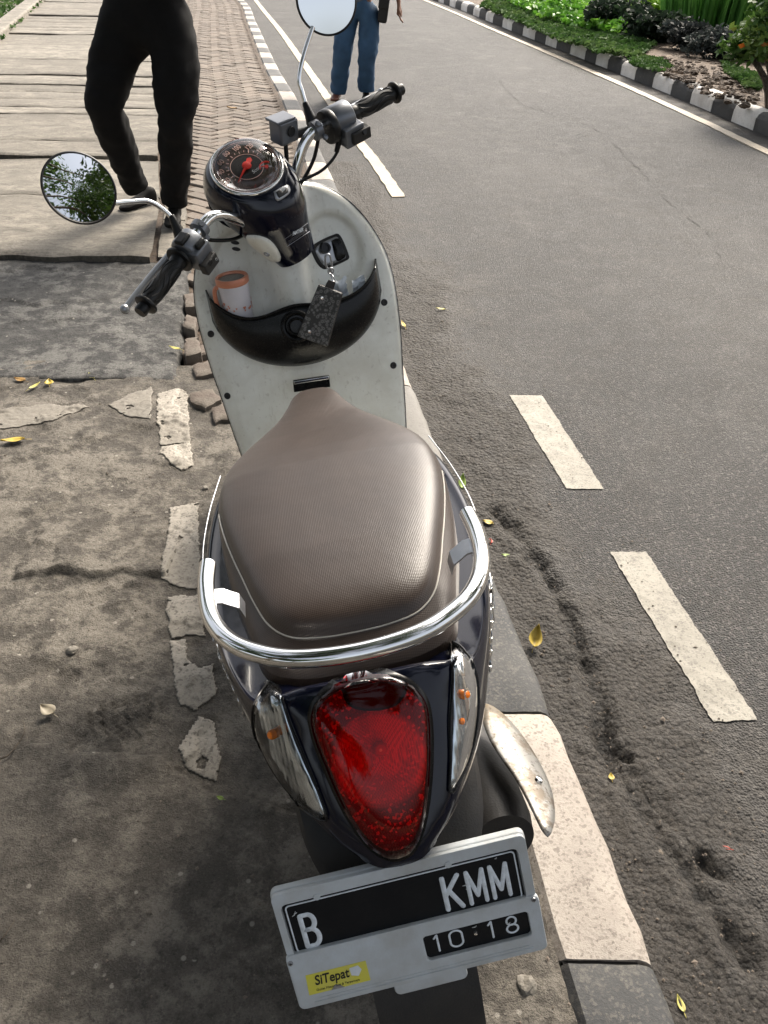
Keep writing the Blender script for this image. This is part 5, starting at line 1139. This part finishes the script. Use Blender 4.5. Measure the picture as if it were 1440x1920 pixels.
# badge and warning sticker on the housing
BP = [(514,357),(536,345),(541,362),(521,375)]
bb = patch('badge', [(513,360),(538,347),(543,362),(520,377)], 'dullsteel', hh, .0005, .0012, n=24, rings_=3, tree_=hbv)
patch('badge_inset', [(517,361),(525,356),(531,362),(538,352),(540,361),(533,366),(523,372),(520,368)], 'ink', bb, .0003, .0022, n=24, rings_=3, tree_=hbv, sharp=True)
def surf_frame(px, py, px2, py2, tr_, lift=.001):
    A, N_ = cast(px, py, tr_, near=True); B_, _ = cast(px2, py2, tr_, near=True); return frame(A+N_*lift, B_-A, N_.cross(B_-A))
text('FANTHER', .0115, 'letter', 'lettering', hh, surf_frame(558,434,572,428,hbv,.0016), .0002, .72, offset=.0004)
wl_ = [(534,448),(577,418),(580,434),(538,462)]
def outline(m, px, tr_, r, lift):
    P = []
    for i in range(len(px)):
        a, b = px[i], px[(i+1) % len(px)]
        for k in range(6): q = (a[0]+(b[0]-a[0])*k/6, a[1]+(b[1]-a[1])*k/6); p_, n_ = cast(*q, tr_, near=True); P.append(p_+n_*lift)
    P.append(P[0]); m.tube(P, r, 6)
m = MB(); outline(m, wl_, hbv, .0005, .0006)
for k in range(5):
    t0, t1 = .12+.14*k, .12+.14*k
    P = []
    for j in range(5):
        t = .1+.8*j/4; q = (534+43*t+3*t0*4/3, 450-30*t+14*t0); p_, n_ = cast(*q, hbv, near=True); P.append(p_+n_*.0005)
    if k > 1: m.tube(P, .00028, 5)
m.build('warning_sticker', 'dullsteel', hh)
# cream collar piece
tmp = [(463,441),(482,441),(503,448),(518,463),(527,484),(515,487),(492,482),(474,466)]
def collar():
    o = patch('neck_collar', tmp, 'cream', S, .003, .006, n=40, rings_=5, tree_=hbv, skirt=.004); return o
cc_ = collar(); P_, N_ = cast(503, 470, hbv, near=True); m = MB(); m.lathe([(.0001,.001),(.003,.001),(.004,.003),(.0065,.003),(.007,0)], P_+N_*.0075, N_, 18); m.build('screw', 'dullsteel', cc_)
# ---- handlebar
hp = [(.075,.972,.975),(.10,.962,1.005),(.125,.955,1.028),(.152,.947,1.041),(.185,.941,1.040),(.225,.938,1.030),(.268,.936,1.020)]
for s in (-1, 1):
    m = MB(); m.tube(cr([(s*a, b, c) for a, b, c in hp], 6), .0112, 18); hbr = m.build('handlebar', 'chrome', S, xf=ST)
    d = Vec((s*(.384-.262), .915-.936, 1.004-1.021)); dn = d.normalized(); g0 = Vec((s*.258,.9365,1.0215)); L = d.length
    prof = [(.0145,0),(.0175,.002),(.0175,.012),(.0160,.016)]+[(.0158+.0016*math.sin(PI*k/10), .018+(L-.026)*k/10) for k in range(11)]+[(.0155,L-.006),(.0225,L-.004),(.0235,L-.001),(.0225,L+.002),(.0150,L+.003),(.0125,L+.004),(.0130,L+.018),(.0115,L+.021),(.0001,L+.021)]
    m = MB(); m.lathe(prof, g0, dn, 32)
    ux = dn.orthogonal().normalized(); uy = dn.cross(ux)
    for k in range(10):
        a0 = 2*PI*k/10; m.tube([g0+dn*(.022+(L-.036)*j/12)+(ux*math.cos(a0+.45*math.sin(PI*j/12*2))+uy*math.sin(a0+.45*math.sin(PI*j/12*2)))*(.0166+.0012*math.sin(PI*j/12)) for j in range(13)], .0011, 6)
    m.build('handgrip', 'rubber', hbr, xf=ST)
    # brake lever
    m = MB(); lv = [(s*.215,.965,1.028),(s*.245,.985,1.022),(s*.30,.990,1.013),(s*.36,.986,1.004),(s*.398,.982,.998)]; P = cr(lv, 6); m.tube(P, [.0088-.0025*i/(len(P)-1) for i in range(len(P))], 12); q = Vec(lv[-1]); 
    m.lathe([(.0001,-.010),(.006,-.008),(.0098,-.0025),(.0098,.0025),(.006,.008),(.0001,.010)], q, (s*1,-.05,-.1), 16); m.build('brake_lever', 'dullsteel', S, xf=ST)
def sbox(m, c, sz, e1, e2, taper=1.):
    sz = (sz[0], sz[2], sz[1])
    M_ = frame((0,0,0), e1, e2).to_3x3(); m.box(c, sz, M_)
# left switch gear
gx = Vec((-.122,-.021,-.017)).normalized(); up_ = Vec((0,-.35,1))
m = MB(); m.lathe([(.001,-.028),(.024,-.027),(.029,-.020),(.030,.012),(.027,.020),(.001,.022)], (-.232,.937,1.028), gx, 28, sx=1, sy=1); sbox(m, (-.228,.928,1.012), (.046,.050,.046), gx*-1, up_); lsw = m.build('switch_gear', 'greycast', S, xf=ST, mods=(('bevel', .005, 3),))
m = MB(); sbox(m, (-.226,.906,.990), (.042,.018,.026), gx*-1, up_); m.build('turn_switch', 'matte', lsw, xf=ST, mods=(('bevel', .003, 3),))
m = MB(); sbox(m, (-.222,.905,1.026), (.026,.010,.024), gx*-1, up_); m.build('dip_switch', 'rubber', lsw, xf=ST, mods=(('bevel', .004, 3),))
m = MB(); sbox(m, (-.240,.922,1.054), (.030,.022,.010), gx*-1, up_); m.build('passing_switch', 'rubber', lsw, xf=ST, mods=(('bevel', .004, 3),))
m = MB(); sbox(m, (-.228,.897,.993), (.014,.006,.012), gx*-1, up_); m.build('switch_knob', 'rubber', lsw, xf=ST, mods=(('bevel', .002, 2),))
m = MB()
for dx in (-.014, .014): m = MB(); m.torus((-.226+dx,.8965,.990), (0,-1,.1), .0022, .0004, 12, 5); m.build('arrow_mark', 'white', lsw, xf=ST)
m = MB(); m.lathe([(.013,-.004),(.028,-.003),(.029,.0),(.028,.003),(.013,.004)], Vec((-.262,.936,1.021)), gx, 28); m.build('grip_flange', 'rubber', lsw, xf=ST)
m = MB(); m.lathe([(.0135,-.008),(.019,-.007),(.019,.007),(.0135,.008)], (-.188,.941,1.040), gx, 20); m.lathe([(.0001,.004),(.005,.004),(.006,0)], (-.188,.925,1.05), (0,-.8,.6), 6); m.lathe([(.0001,.004),(.005,.004),(.006,0)], (-.190,.93,1.022), (0,-1,0), 6); m.build('bar_clamp', 'greycast', lsw, xf=ST)
# right throttle housing
gx = Vec((.122,-.021,-.017)).normalized()
m = MB(); m.lathe([(.001,-.027),(.030,-.026),(.0325,-.022),(.0325,.022),(.030,.026),(.001,.027)], (.228,.938,1.030), gx, 36, sx=1, sy=1.0); sbox(m, (.228,.922,1.000), (.050,.046,.042), gx, up_); rsw = m.build('throttle_housing', 'greycast', S, xf=ST, mods=(('bevel', .003, 3),))
m = MB(); m.lathe([(.013,-.004),(.034,-.004),(.036,.0),(.036,.010),(.034,.014),(.013,.015)], Vec((.192,.941,1.032)), gx, 32); m.build('housing_seal', 'rubber', rsw, xf=ST)
m = MB(); sbox(m, (.236,.902,.990), (.048,.020,.026), gx, up_); m.build('starter_switch', 'matte', rsw, xf=ST, mods=(('bevel', .003, 3),))
m = MB(); m.lathe([(.0001,.004),(.005,.004),(.006,0)], (.240,.891,.992), (0,-1,.2), 16); m.build('starter_button', 'rubber', rsw, xf=ST)
m = MB(); m.lathe([(.0135,-.009),(.020,-.008),(.020,.008),(.0135,.009)], (.166,.944,1.041), gx, 20); 
for p_ in ((.162,.925,1.056), (.166,.926,1.024)): m.lathe([(.0001,.007),(.005,.006),(.0065,.004),(.0065,0)], p_, (0,-.9,.3), 8)
m.build('bar_clamp', 'greycast', rsw, xf=ST)
mce = Vec((1,0,-.24)).normalized(); m = MB(); sbox(m, (.120,.985,1.070), (.050,.040,.048), mce, up_); mc = m.build('brake_fluid_reservoir', 'greycast', S, xf=ST, mods=(('bevel', .005, 3),))
m = MB(); sbox(m, (.119,.976,1.0955), (.051,.041,.005), mce, up_); m.build('reservoir_lid', 'greycast', mc, xf=ST, mods=(('bevel', .002, 2),))
m = MB(); m.torus((.121,.9635,1.064), (0,-1,-.35), .009, .0018, 24, 6); m.lathe([(.0001,.001),(.0085,.001),(.0085,0)], (.121,.9645,1.064), (0,-1,-.35), 20); m.build('sight_glass', 'ink', mc, xf=ST)
m = MB(); m.tube(cr([(.125,.99,1.055),(.15,.975,1.045),(.17,.96,1.04)], 4), .010, 12); m.tube(cr([(.175,.962,1.045),(.20,.985,1.03),(.215,.99,1.025)], 4), .008, 10); m.build('lever_bracket', 'matte', mc, xf=ST)
# cables
def steerpt(p): return ST(p)
for pts, r_ in (([(.200,.935,.992),(.185,.945,.972),(.150,.965,.958),(.110,1.0,.955),(.07,1.03,.94)], .0035), ([(.175,.96,1.02),(.15,.975,.985),(.118,1.0,.955),(.09,1.03,.93)], .0042), ([(-.20,.95,1.03),(-.17,.965,1.0),(-.12,.985,.965),(-.07,1.02,.94)], .004), ([(.115,.99,1.05),(.095,1.0,1.0),(.085,1.03,.95)], .005)):
    m = MB(); m.tube(cr(pts, 6), r_, 10)
    if r_ == .0035: m.tube([(.204,.933,.998),(.190,.943,.977)], [.007,.0055], 10)
    m.build('cable', 'rubber', S, xf=ST)
m = MB(); m.tube(cr([ST((.085,1.03,.95)), ST((.10,1.07,.93)), Vec((.085,1.10,.90)), Vec((.09,1.085,.86))], 6), .0045, 10); m.build('cable', 'rubber', S)
# ---- mirrors
def aim(cen, refl):
    wp = SM @ ST(cen); v = (CAMM.translation-wp).normalized(); n_ = (v+Vec(refl).normalized()).normalized(); return SROT.inverted() @ (SINV.to_3x3() @ n_)
for s, base, path, cen, nrm in ((-1, (-.226,.955,1.055), [(-.216,.965,1.078),(-.221,.973,1.105),(-.236,.976,1.130),(-.262,.976,1.146),(-.31,.975,1.172)], (-.338,.970,1.222), aim((-.338,.970,1.222), (.56,-.27,.70))),
                          (1, (.172,.955,1.062), [(.184,.966,1.086),(.194,.972,1.112),(.202,.975,1.132),(.235,.975,1.162),(.288,.975,1.196)], (.345,.972,1.222), aim((.345,.972,1.222), (.60,-.75,.26)))):
    m = MB(); m.tube(cr([base]+path, 6), .0048, 14); mr = m.build('mirror', 'chrome', S, xf=ST)
    m = MB(); b0 = Vec(base)-Vec((0,0,.012)); m.lathe([(.012,0),(.013,.006),(.011,.016),(.008,.032),(.0065,.044),(.0055,.046)], b0, Vec(path[0])-b0, 18); m.build('mirror_mount', 'rubber', mr, xf=ST)
    N_ = Vec(nrm).normalized(); m = MB(); m.lathe([(.0001,-.030),(.02,-.029),(.045,-.022),(.060,-.011),(.0655,-.002),(.0660,.002),(.0640,.0035),(.0615,.0022)], cen, N_, 56); m.build('mirror_shell', 'rubber', mr, xf=ST)
    m = MB(); m.lathe([(.0001,.0045),(.02,.0042),(.04,.0034),(.0618,.0022)], cen, N_, 56); m.build('mirror_glass', 'mirror', mr, xf=ST)
# ---- front wheel and fork
wc = Vec((0, 1.245, .262)); wheel(wc, .262, .085, xf=ST)
m = MB()
for s in (-1, 1): m.tube([(s*.06,1.235,.27),(s*.06,1.13,.56)], .018, 12)
m.tube([(-.06,1.13,.56),(.06,1.13,.56)], .02, 10); m.tube([(0,1.13,.56),(0,1.02,.84)], .02, 12); m.build('front_fork', 'black', S, xf=ST)
m = MB(); rg = []
for k in range(14):
    a = R(-25+150*k/13); c0 = wc+Vec((0, math.cos(a), math.sin(a)))*.285; rg.append([c0+Vec((math.cos(b)*.058, 0, 0))+(Vec((0, math.cos(a), math.sin(a)))*math.sin(b)*.03) for b in [PI*j/8 for j in range(9)]])
m.loft(rg, False, False); m.build('front_fender', 'navy', S, xf=ST, mods=(('solid', .003, 0),))

# ---- things carried in the pocket
mb = Vec((-.125,.925,.725)); T = thing('tumbler', 'white travel mug with copper coloured lid and handle standing in the scooter pocket', 'mug', mb)
mt = on_plane(435, 524, (0,.962,.8), (0,1,0)); mbm = on_plane(458, 635, (0,.960,.7), (0,1,0)); ax = (mt-mbm).normalized(); b0 = mt-ax*.112
m = MB(); m.lathe([(.0001,.0),(.028,.0),(.030,.004),(.0345,.108),(.0335,.110)], b0, ax, 40); m.build('cup', 'mugwhite', T, base=mb)
m = MB(); m.lathe([(.0355,.104),(.0372,.106),(.0375,.116),(.0355,.120),(.0300,.119),(.0285,.114)], b0, ax, 40); m.build('lid_ring', 'copper', T, base=mb)
m = MB(); m.lathe([(.0001,.1165),(.0286,.1155),(.0286,.113)], b0, ax, 40); m.build('lid', 'mugtop', T, base=mb)
m = MB(); hd = Vec((-.9,-.05,-.1)).normalized(); m.tube(cr([b0+ax*.104+hd*.033, b0+ax*.104+hd*.040, b0+ax*.090+hd*.045, b0+ax*.05+hd*.043, b0+ax*.028+hd*.038, b0+ax*.02+hd*.03], 6), .005, 12); m.build('handle', 'copper', T, base=mb)
m = MB(); rnd = random.Random(4)
for k in range(30):
    a = rnd.uniform(PI*.1, PI*1.9); hh_ = .046+abs(rnd.gauss(0, .010)); e1 = ax.orthogonal().normalized(); e2 = ax.cross(e1); rr_ = .0305+.0040*hh_/.108+.0006; c0 = b0+ax*hh_+(e1*math.cos(a)+e2*math.sin(a))*rr_; nn = (e1*math.cos(a)+e2*math.sin(a)); tt = ax.cross(nn); r_ = rnd.uniform(.0012,.004); m.prism([c0+(tt*math.cos(b)+ax*math.sin(b))*r_*(1+.3*math.sin(3*b)) for b in [2*PI*j/9 for j in range(9)]], nn, .0003)
m.build('printed_flowers', 'copper', T, base=mb)
for px, sz, seed, lab in (((634,546), .026, 3, 'crumpled white tissue beside the wallet in the scooter pocket'), ((672,536), .019, 8, 'small folded white tissue at the right end of the scooter pocket')):
    c0 = on_plane(px[0], px[1]-4, (0,.966,.76), (0,1,0)); T = thing('tissue', lab, 'tissue', c0); n = 14; vs = []
    for j in range(n+1):
        for i in range(n+1):
            u, v = i/n-.5, j/n-.5; q = Vec((u, v, seed)); vs.append(Vec((u*sz*1.6+.004*noise.noise(q*6), -.004+.014*noise.noise(q*2.1)+.003*noise.noise(q*6), v*sz*1.7+.012*noise.noise(q*2+Vec((3,0,0)))+.5*u*sz)))
    mkobj('sheet', vs, [(j*(n+1)+i, j*(n+1)+i+1, (j+1)*(n+1)+i+1, (j+1)*(n+1)+i) for j in range(n) for i in range(n)], 'paper', T, smooth=False, mods=(('solid', .0006, 0),))
# ---- key wallet hanging from the ignition key
w0 = on_plane(612, 525, (0,.868,.8), (0,1,0)); T = thing('key_wallet', 'dark patterned leather key wallet hanging from the ignition lock', 'wallet', w0)
q = [on_plane(px, py, (0,.858,.76), (0,1,-.18)) for px, py in ((597,532),(641,549),(613,649),(557,629))]
nn = (q[1]-q[0]).cross(q[3]-q[0]).normalized(); nn = nn if nn.y < 0 else -nn
def quad_slab(name, q, mat, par, n0, n1, base, bev=.003):
    m = MB(); m.prism([p+nn*n0 for p in q], nn, n1-n0); return m.build(name, mat, par, base=base, mods=(('bevel', bev, 3),))
fl = quad_slab('flap', q, 'wallet', T, .004, .009, w0); quad_slab('back', [p+(q[1]-q[0])*.05-(q[3]-q[0])*.0 for p in q], 'leathedge', T, -.008, .0035, w0)
m = MB()
for u, v in ((.33,.20),(.38,.84)):
    c0 = q[0].lerp(q[1], u)+(q[3]-q[0])*v+nn*.009; m.lathe([(.0001,.0025),(.0035,.0022),(.0048,0)], c0, nn, 18)
m.build('snap_button', 'chrome', T, base=w0)
tp = q[0].lerp(q[1], .45); e1w = (q[1]-q[0]).normalized(); e2w = (q[0]-q[3]).normalized()
m = MB(); m.prism([tp-e1w*.010+nn*.002, tp+e1w*.010+nn*.002, tp+e1w*.008+e2w*.016+nn*.002, tp-e1w*.008+e2w*.016+nn*.002], nn, .003); m.build('strap', 'leathedge', T, base=w0)
lk, Nl = cast(606, 466, lbv, near=True); lk = lk+Nl*.018; dn_ = (tp+e2w*.02-lk); m = MB()
m.torus(tp+e2w*.022+nn*.003, (1,.3,.2), .009, .0011, 24, 6); m.build('split_ring', 'dullsteel', T, base=w0)
c1 = lk+dn_*.45+nn*.004; m = MB(); m.torus(lk+dn_*.74+nn*.004, (.3,-1,0), .0065, .0016, 20, 6); m.tube(cr([c1+Vec((-.006,0,-.014)), c1+Vec((-.0075,0,0)), c1+Vec((-.005,0,.014)), c1+Vec((.003,0,.016)), c1+Vec((.0055,0,.006)), c1+Vec((.0055,0,-.014))], 5), .0022, 8); m.tube([c1+Vec((0,0,-.014)), c1+Vec((.001,0,-.026))], .004, 10); m.build('snap_hook', 'dullsteel', T, base=w0)
m = MB(); m.lathe([(.0001,.012),(.008,.012),(.0095,.008),(.0095,0)], lk-Nl*.012, Nl, 20); m.build('key', 'black', T, base=w0)

# ================================================================== PEOPLE
def skin_obj(name, chains, mat, parent=None, root=0, sub=2, base=None):
    """chains: list of lists of (key, pos, radius[, radius2]); equal keys are the same joint"""
    idx = {}; V_ = []; Rr = []; E_ = []
    for ch in chains:
        prev = None
        for it in ch:
            k, p, r = it[0], Vec(it[1]), it[2]; r2 = it[3] if len(it) > 3 else r
            if k not in idx: idx[k] = len(V_); V_.append(p-(base or Vec())); Rr.append((r, r2))
            if prev is not None and prev != idx[k]: E_.append((prev, idx[k]))
            prev = idx[k]
    me = bpy.data.meshes.new(name); bm = bmesh.new(); ly_ = bm.verts.layers.skin.verify(); vs = [bm.verts.new(p) for p in V_]
    for a, b in E_: bm.edges.new((vs[a], vs[b]))
    for v, r in zip(vs, Rr): v[ly_].radius = r
    vs[root][ly_].use_root = True; bm.to_mesh(me); bm.free(); me.materials.append(MT[mat])
    o = bpy.data.objects.new(name, me); COL.objects.link(o); o.parent = parent
    s = o.modifiers.new('skin', 'SKIN'); s.use_smooth_shade = True; s.use_x_symmetry = False
    b = o.modifiers.new('sub', 'SUBSURF'); b.levels = sub; b.render_levels = sub; return o
def folds(o, st, sc):
    tx = bpy.data.textures.new('folds', 'CLOUDS'); tx.noise_scale = sc; tx.noise_depth = 2; d = o.modifiers.new('folds', 'DISPLACE'); d.texture = tx; d.strength = st; d.mid_level = .5; d.texture_coords = 'LOCAL'; return o
def shoe(parent, heel, toe_dir, L, mat, base, pitch=0, name='shoe'):
    d = Vec(toe_dir).normalized(); side = Vec((d.y, -d.x, 0)).normalized(); up = side.cross(d) if side.cross(d).z > 0 else -side.cross(d); m = MB(); rg = []
    for t, w_, h_, z0 in ((-.02,.022,.05,.012),(0,.033,.085,.0),(.12,.036,.092,0),(.25,.036,.080,0),(.42,.038,.062,0),(.62,.046,.048,0),(.82,.044,.036,.0),(.95,.030,.026,.004),(1.0,.012,.016,.010)):
        c = Vec(heel)+d*L*t; rg.append([c+side*w_*math.copysign(abs(math.cos(a))**.7, math.cos(a))+up*(z0+h_*.5+h_*.5*math.copysign(abs(math.sin(a))**.7, math.sin(a))) for a in [2*PI*k/16 for k in range(16)]])
    m.loft(spline_rings(rg, 3)); return m.build(name, mat, parent, base=base)
def hand_chains(tag_, wrist, d, side, thumb, s=1.0):
    d = Vec(d).normalized(); side = Vec(side).normalized(); nrm = d.cross(side); w_ = Vec(wrist); ch = []
    palm = w_+d*.045*s; ch.append([(tag_+'w', w_, .024*s, .019*s), (tag_+'p', palm, .034*s, .015*s), (tag_+'p2', palm+d*.035*s, .036*s, .013*s)])
    for i, (o_, L) in enumerate(((-.030,.068),(-.010,.078),(.010,.072),(.028,.056))):
        b = w_+d*.085*s+side*o_*s; ch.append([(tag_+'p2', palm, 0), (f'{tag_}f{i}a', b, .0092*s), (f'{tag_}f{i}b', b+(d*.9+nrm*.25).normalized()*L*.45*s, .0085*s), (f'{tag_}f{i}c', b+(d*.9+nrm*.25).normalized()*L*.45*s+(d*.7+nrm*.7).normalized()*L*.5*s, .0072*s)])
    ch.append([(tag_+'p', palm, 0), (tag_+'ta', w_+d*.03*s-side*.034*s, .011*s), (tag_+'tb', w_+d*.065*s-side*.048*s+nrm*.012*s, .0095*s), (tag_+'tc', w_+d*.09*s-side*.046*s+nrm*.02*s, .008*s)]); return ch
def head(parent, c, fwd, base, hair=True):
    c = Vec(c); f = Vec(fwd).normalized(); sd_ = Vec((f.y, -f.x, 0)).normalized(); up = Vec((0,0,1)); m = MB(); rg = []
    for z, a, b, o_ in ((-.115,.012,.02,.055),(-.105,.035,.045,.035),(-.08,.052,.075,.015),(-.045,.064,.092,.005),(0,.073,.100,0),(.045,.076,.102,-.004),(.085,.066,.088,-.008),(.112,.04,.055,-.01),(.122,.008,.01,-.01)):
        rg.append([c+up*z+f*(o_+b*math.cos(t)*(.95 if math.cos(t) > 0 else 1))+sd_*a*math.sin(t) for t in [2*PI*k/24 for k in range(24)]])
    m.loft(spline_rings(rg, 3))
    m.loft([[c+f*(.094+dx)+up*z+sd_*s_ for s_ in (-wd, 0, wd)]+[c+f*.07+up*z] for z, dx, wd in ((.012,.0,.006),(-.012,.012,.009),(-.030,.022,.014),(-.042,.004,.014))], True)
    for s in (-1, 1): m.torus(c+sd_*s*.077-f*.004, sd_, .020, .007, 16, 6)
    m.tube([c+f*.088-up*.066+sd_*x for x in (-.024,-.01,0,.01,.024)], [.003,.006,.0065,.006,.003], 8)
    h = m.build('head', 'skin', parent, base=base)
    m = MB()
    for s in (-1, 1): m.lathe([(.0001,.012),(.008,.009),(.012,0)], c+f*.080+sd_*s*.032+up*.004, f, 14)
    m.build('eye', 'eye', h, base=None if 0 else base); m = MB()
    for s in (-1, 1): m.lathe([(.0001,.0035),(.005,.002),(.0055,0)], c+f*.090+sd_*s*.032+up*.004, f, 12); m.tube([c+f*.093+sd_*(s*.032+x)+up*(.026-abs(x)*.2) for x in (-.016,0,.016)], .003, 6)
    m.build('pupil', 'hair', h, base=base); rg = []
    for z, k in ((-.03,1.06),(.02,1.07),(.06,1.07),(.10,1.08),(.128,.8),(.138,.05)):
        a = .076*k if z < .1 else .055*k; b = .102*k if z < .1 else .07*k
        rg.append([c+up*z+f*(b*math.cos(t)*(1 if math.cos(t) < 0 else (.35 if z < .05 else .93))-.006)+sd_*a*math.sin(t) for t in [2*PI*q/24 for q in range(24)]])
    m = MB(); m.loft(spline_rings(rg, 3)); m.build('hair', 'hair', parent, base=base)
def person(label, base, J, mats, fwd, toes, shoeL=.27, slim=1., heels=None, sleeve=.6, group=None):
    base = Vec(base); e = bpy.data.objects.new('person', None); COL.objects.link(e); e.location = base; tag(e, label, 'person', group)
    j = {k: Vec(v) for k, v in J.items()}; f = Vec(fwd).normalized(); sd_ = Vec((f.y, -f.x, 0)).normalized()
    # continuous body
    ch = [[('pel', j['pel'], .13, .10), ('wai', j['wai'], .12, .09), ('che', j['che'], .15, .105), ('nb', j['neck']-Vec((0,0,.04)), .075, .06), ('nk', j['neck'], .052), ('nt', j['neck']+Vec((0,0,.09)), .05)]]
    for s in 'LR':
        ch.append([('pel', j['pel'], 0), (s+'h', j[s+'hip'], .078), (s+'k', j[s+'knee'], .052), (s+'c', j[s+'knee'].lerp(j[s+'ank'], .3), .050), (s+'a', j[s+'ank'], .033)])
        ch.append([('che', j['che'], 0), (s+'s', j[s+'sho'], .055), (s+'e', j[s+'elb'], .038), (s+'m', j[s+'elb'].lerp(j[s+'wri'], .3), .036)]+[(s+'w', j[s+'wri'], .024, .019)])
        d = (j[s+'wri']-j[s+'elb']).normalized(); d = (d+Vec((0,0,-.5))).normalized(); th = f; hc = hand_chains(s, j[s+'wri'], d, f*-1, 1); ch += hc
    skin_obj('body', ch, 'skin', e, base=base)
    # clothes
    k_ = mats.get('wide', 1.); q_ = k_*mats.get('calf', 1.); tr = [[('pel', j['pel'], .150, .115), ('wai', j['wai']+Vec((0,0,mats.get('rise', -.03))), .145, .110)]]
    for s in 'LR': tr.append([('pel', j['pel'], 0), (s+'h', j[s+'hip']-Vec((0,0,.03)), .100*k_), (s+'t', j[s+'hip'].lerp(j[s+'knee'], .5), .090*k_), (s+'k', j[s+'knee'], .076*q_), (s+'c', j[s+'knee'].lerp(j[s+'ank'], .45), .070*q_), (s+'a', j[s+'knee'].lerp(j[s+'ank'], .80), .064*q_), (s+'a2', j[s+'knee'].lerp(j[s+'ank'], .93), .063*q_)])
    if 'rad' in mats:
        rh, rt, rk, rc, ra = mats['rad']; pw = mats['pw']; tr = [[('pel', j['pel'], pw, .135), ('wai', j['wai']+Vec((0,0,mats.get('rise', -.03))), pw*.88, .12)]]
        for s in 'LR': K_, A_ = j[s+'knee'], j[s+'ank']; tr.append([('pel', j['pel'], 0), (s+'h', j[s+'hip'], rh), (s+'t', j[s+'thi'], rt), (s+'t2', j[s+'thi'].lerp(K_, .6), (rt+rk)/2), (s+'k', K_, rk), (s+'k2', K_.lerp(A_, .15), rk*.93), (s+'c', K_.lerp(A_, .5), rc), (s+'a', K_.lerp(A_, .85), ra), (s+'a2', K_.lerp(A_, .985), ra), (s+'a3', K_.lerp(A_, 1.005), ra), (s+'a4', K_.lerp(A_, 1.02), ra*.96)])
    folds(skin_obj('trousers', tr, mats['legs'], e, base=base, sub=3), .036, .085)
    sh = [[('pel', j['pel']+Vec((0,0,mats.get('hem', .0))), .165, .125), ('wai', j['wai'], .142, .11), ('che', j['che'], .168, .122), ('nk', j['neck']-Vec((0,0,.045)), .085, .07)]]
    for s in 'LR': sh.append([('che', j['che'], 0), (s+'s', j[s+'sho'], .072), (s+'e', j[s+'sho'].lerp(j[s+'elb'], .6), .062), (s+'e2', j[s+'elb'] if sleeve > .5 else j[s+'sho'].lerp(j[s+'elb'], .75), .057)]+([(s+'w2', j[s+'elb'].lerp(j[s+'wri'], .3), .05)] if sleeve > .5 else []))
    folds(skin_obj('shirt', sh, mats['top'], e, base=base, sub=3), .022, .13)
    for s in 'LR': shoe(e, heels[s], toes[s], shoeL, mats['shoe'+s] if 'shoe'+s in mats else mats['shoe'], base)
    head(e, j['neck']+Vec((0,0,.20))+f*.015, f, base); return e
# man in black trousers stepping towards the camera on the slabs (L = left of the picture)
person('person in loose black trousers and dark shoes stepping across the concrete slabs', (-1.35, 4.95, .03), dict(
    pel=(-1.245,4.86,1.02), wai=(-1.245,4.86,1.16), che=(-1.23,4.87,1.35), neck=(-1.23,4.86,1.53),
    Lhip=(-1.385,4.88,1.00), Rhip=(-1.125,4.84,1.00), Lthi=(-1.455,4.86,.86), Rthi=(-1.115,4.82,.86), Lknee=(-1.525,4.80,.63), Lank=(-1.500,5.06,.17), Rknee=(-1.140,4.76,.62), Rank=(-1.235,4.90,.13),
    Lsho=(-1.43,4.88,1.47), Lelb=(-1.49,4.98,1.24), Lwri=(-1.44,4.74,1.30), Rsho=(-1.03,4.86,1.47), Relb=(-.97,4.96,1.24), Rwri=(-1.02,4.72,1.30)),
    dict(legs='blackcloth', top='shirt2', shoe='shoedark', rad=(.135,.138,.106,.095,.078), pw=.205, hem=.02, rise=.12), (.05,-1,0), {'L': (-.55,-.72,-.05), 'R': (.10,-1,0)}, .25, heels={'L': Vec((-1.44,5.20,.045)), 'R': Vec((-1.245,4.92,.035))}, sleeve=.4)
# man in jeans on the road
person('person in blue jeans and grey blue shirt walking on the road past the solid line', (-.42, 9.95, -.12), dict(
    pel=(-.365,9.95,.78), wai=(-.36,9.95,.93), che=(-.35,9.97,1.18), neck=(-.35,9.95,1.36),
    Lthi=(-.495,9.93,.56), Rthi=(-.245,9.91,.56), Lhip=(-.45,9.96,.70), Lknee=(-.53,9.86,.33), Lank=(-.585,9.96,-.04), Rhip=(-.26,9.93,.73), Rknee=(-.265,9.86,.34), Rank=(-.285,9.98,-.02),
    Lsho=(-.55,9.97,1.30), Lelb=(-.60,10.0,1.04), Lwri=(-.57,9.90,.82), Rsho=(-.15,9.95,1.30), Relb=(.02,9.98,1.02), Rwri=(.055,9.90,.76)),
    dict(legs='denim', top='shirt', shoe='shoebrown', shoeR='shoedark', rad=(.125,.122,.108,.100,.093), pw=.185, hem=-.055), (.02,-1,0), {'L': (-.15,-1,-.0), 'R': (.05,-1,0)}, .26, heels={'L': Vec((-.59,10.02,-.115)), 'R': Vec((-.285,10.03,-.115))}, sleeve=.4)
b0 = Vec((-.10,9.90,.62)); T = thing('shoulder_bag', 'black shoulder bag hanging at the hip of the person in jeans', 'bag', (0,0,0), mw=Matrix.Translation(b0))
m = MB(); m.box((0,0,.13), (.10,.20,.27), Matrix.Rotation(R(8), 3, 'Y')); m.build('pouch', 'bag', T, mods=(('bevel', .025, 3),))
m = MB(); m.box((.0,-.06,.17), (.106,.10,.10), Matrix.Rotation(R(8), 3, 'Y')); m.build('flap', 'bag', T, mods=(('bevel', .012, 2),))
m = MB(); m.tube(cr([(.0,-.06,.25),(-.05,-.13,.5),(-.15,-.14,.65),(-.40,-.10,.76),(-.43,.02,.77),(-.35,.16,.65),(-.1,.13,.4),(.0,.06,.25)], 5), .010, 8); m.build('strap', 'bag', T)
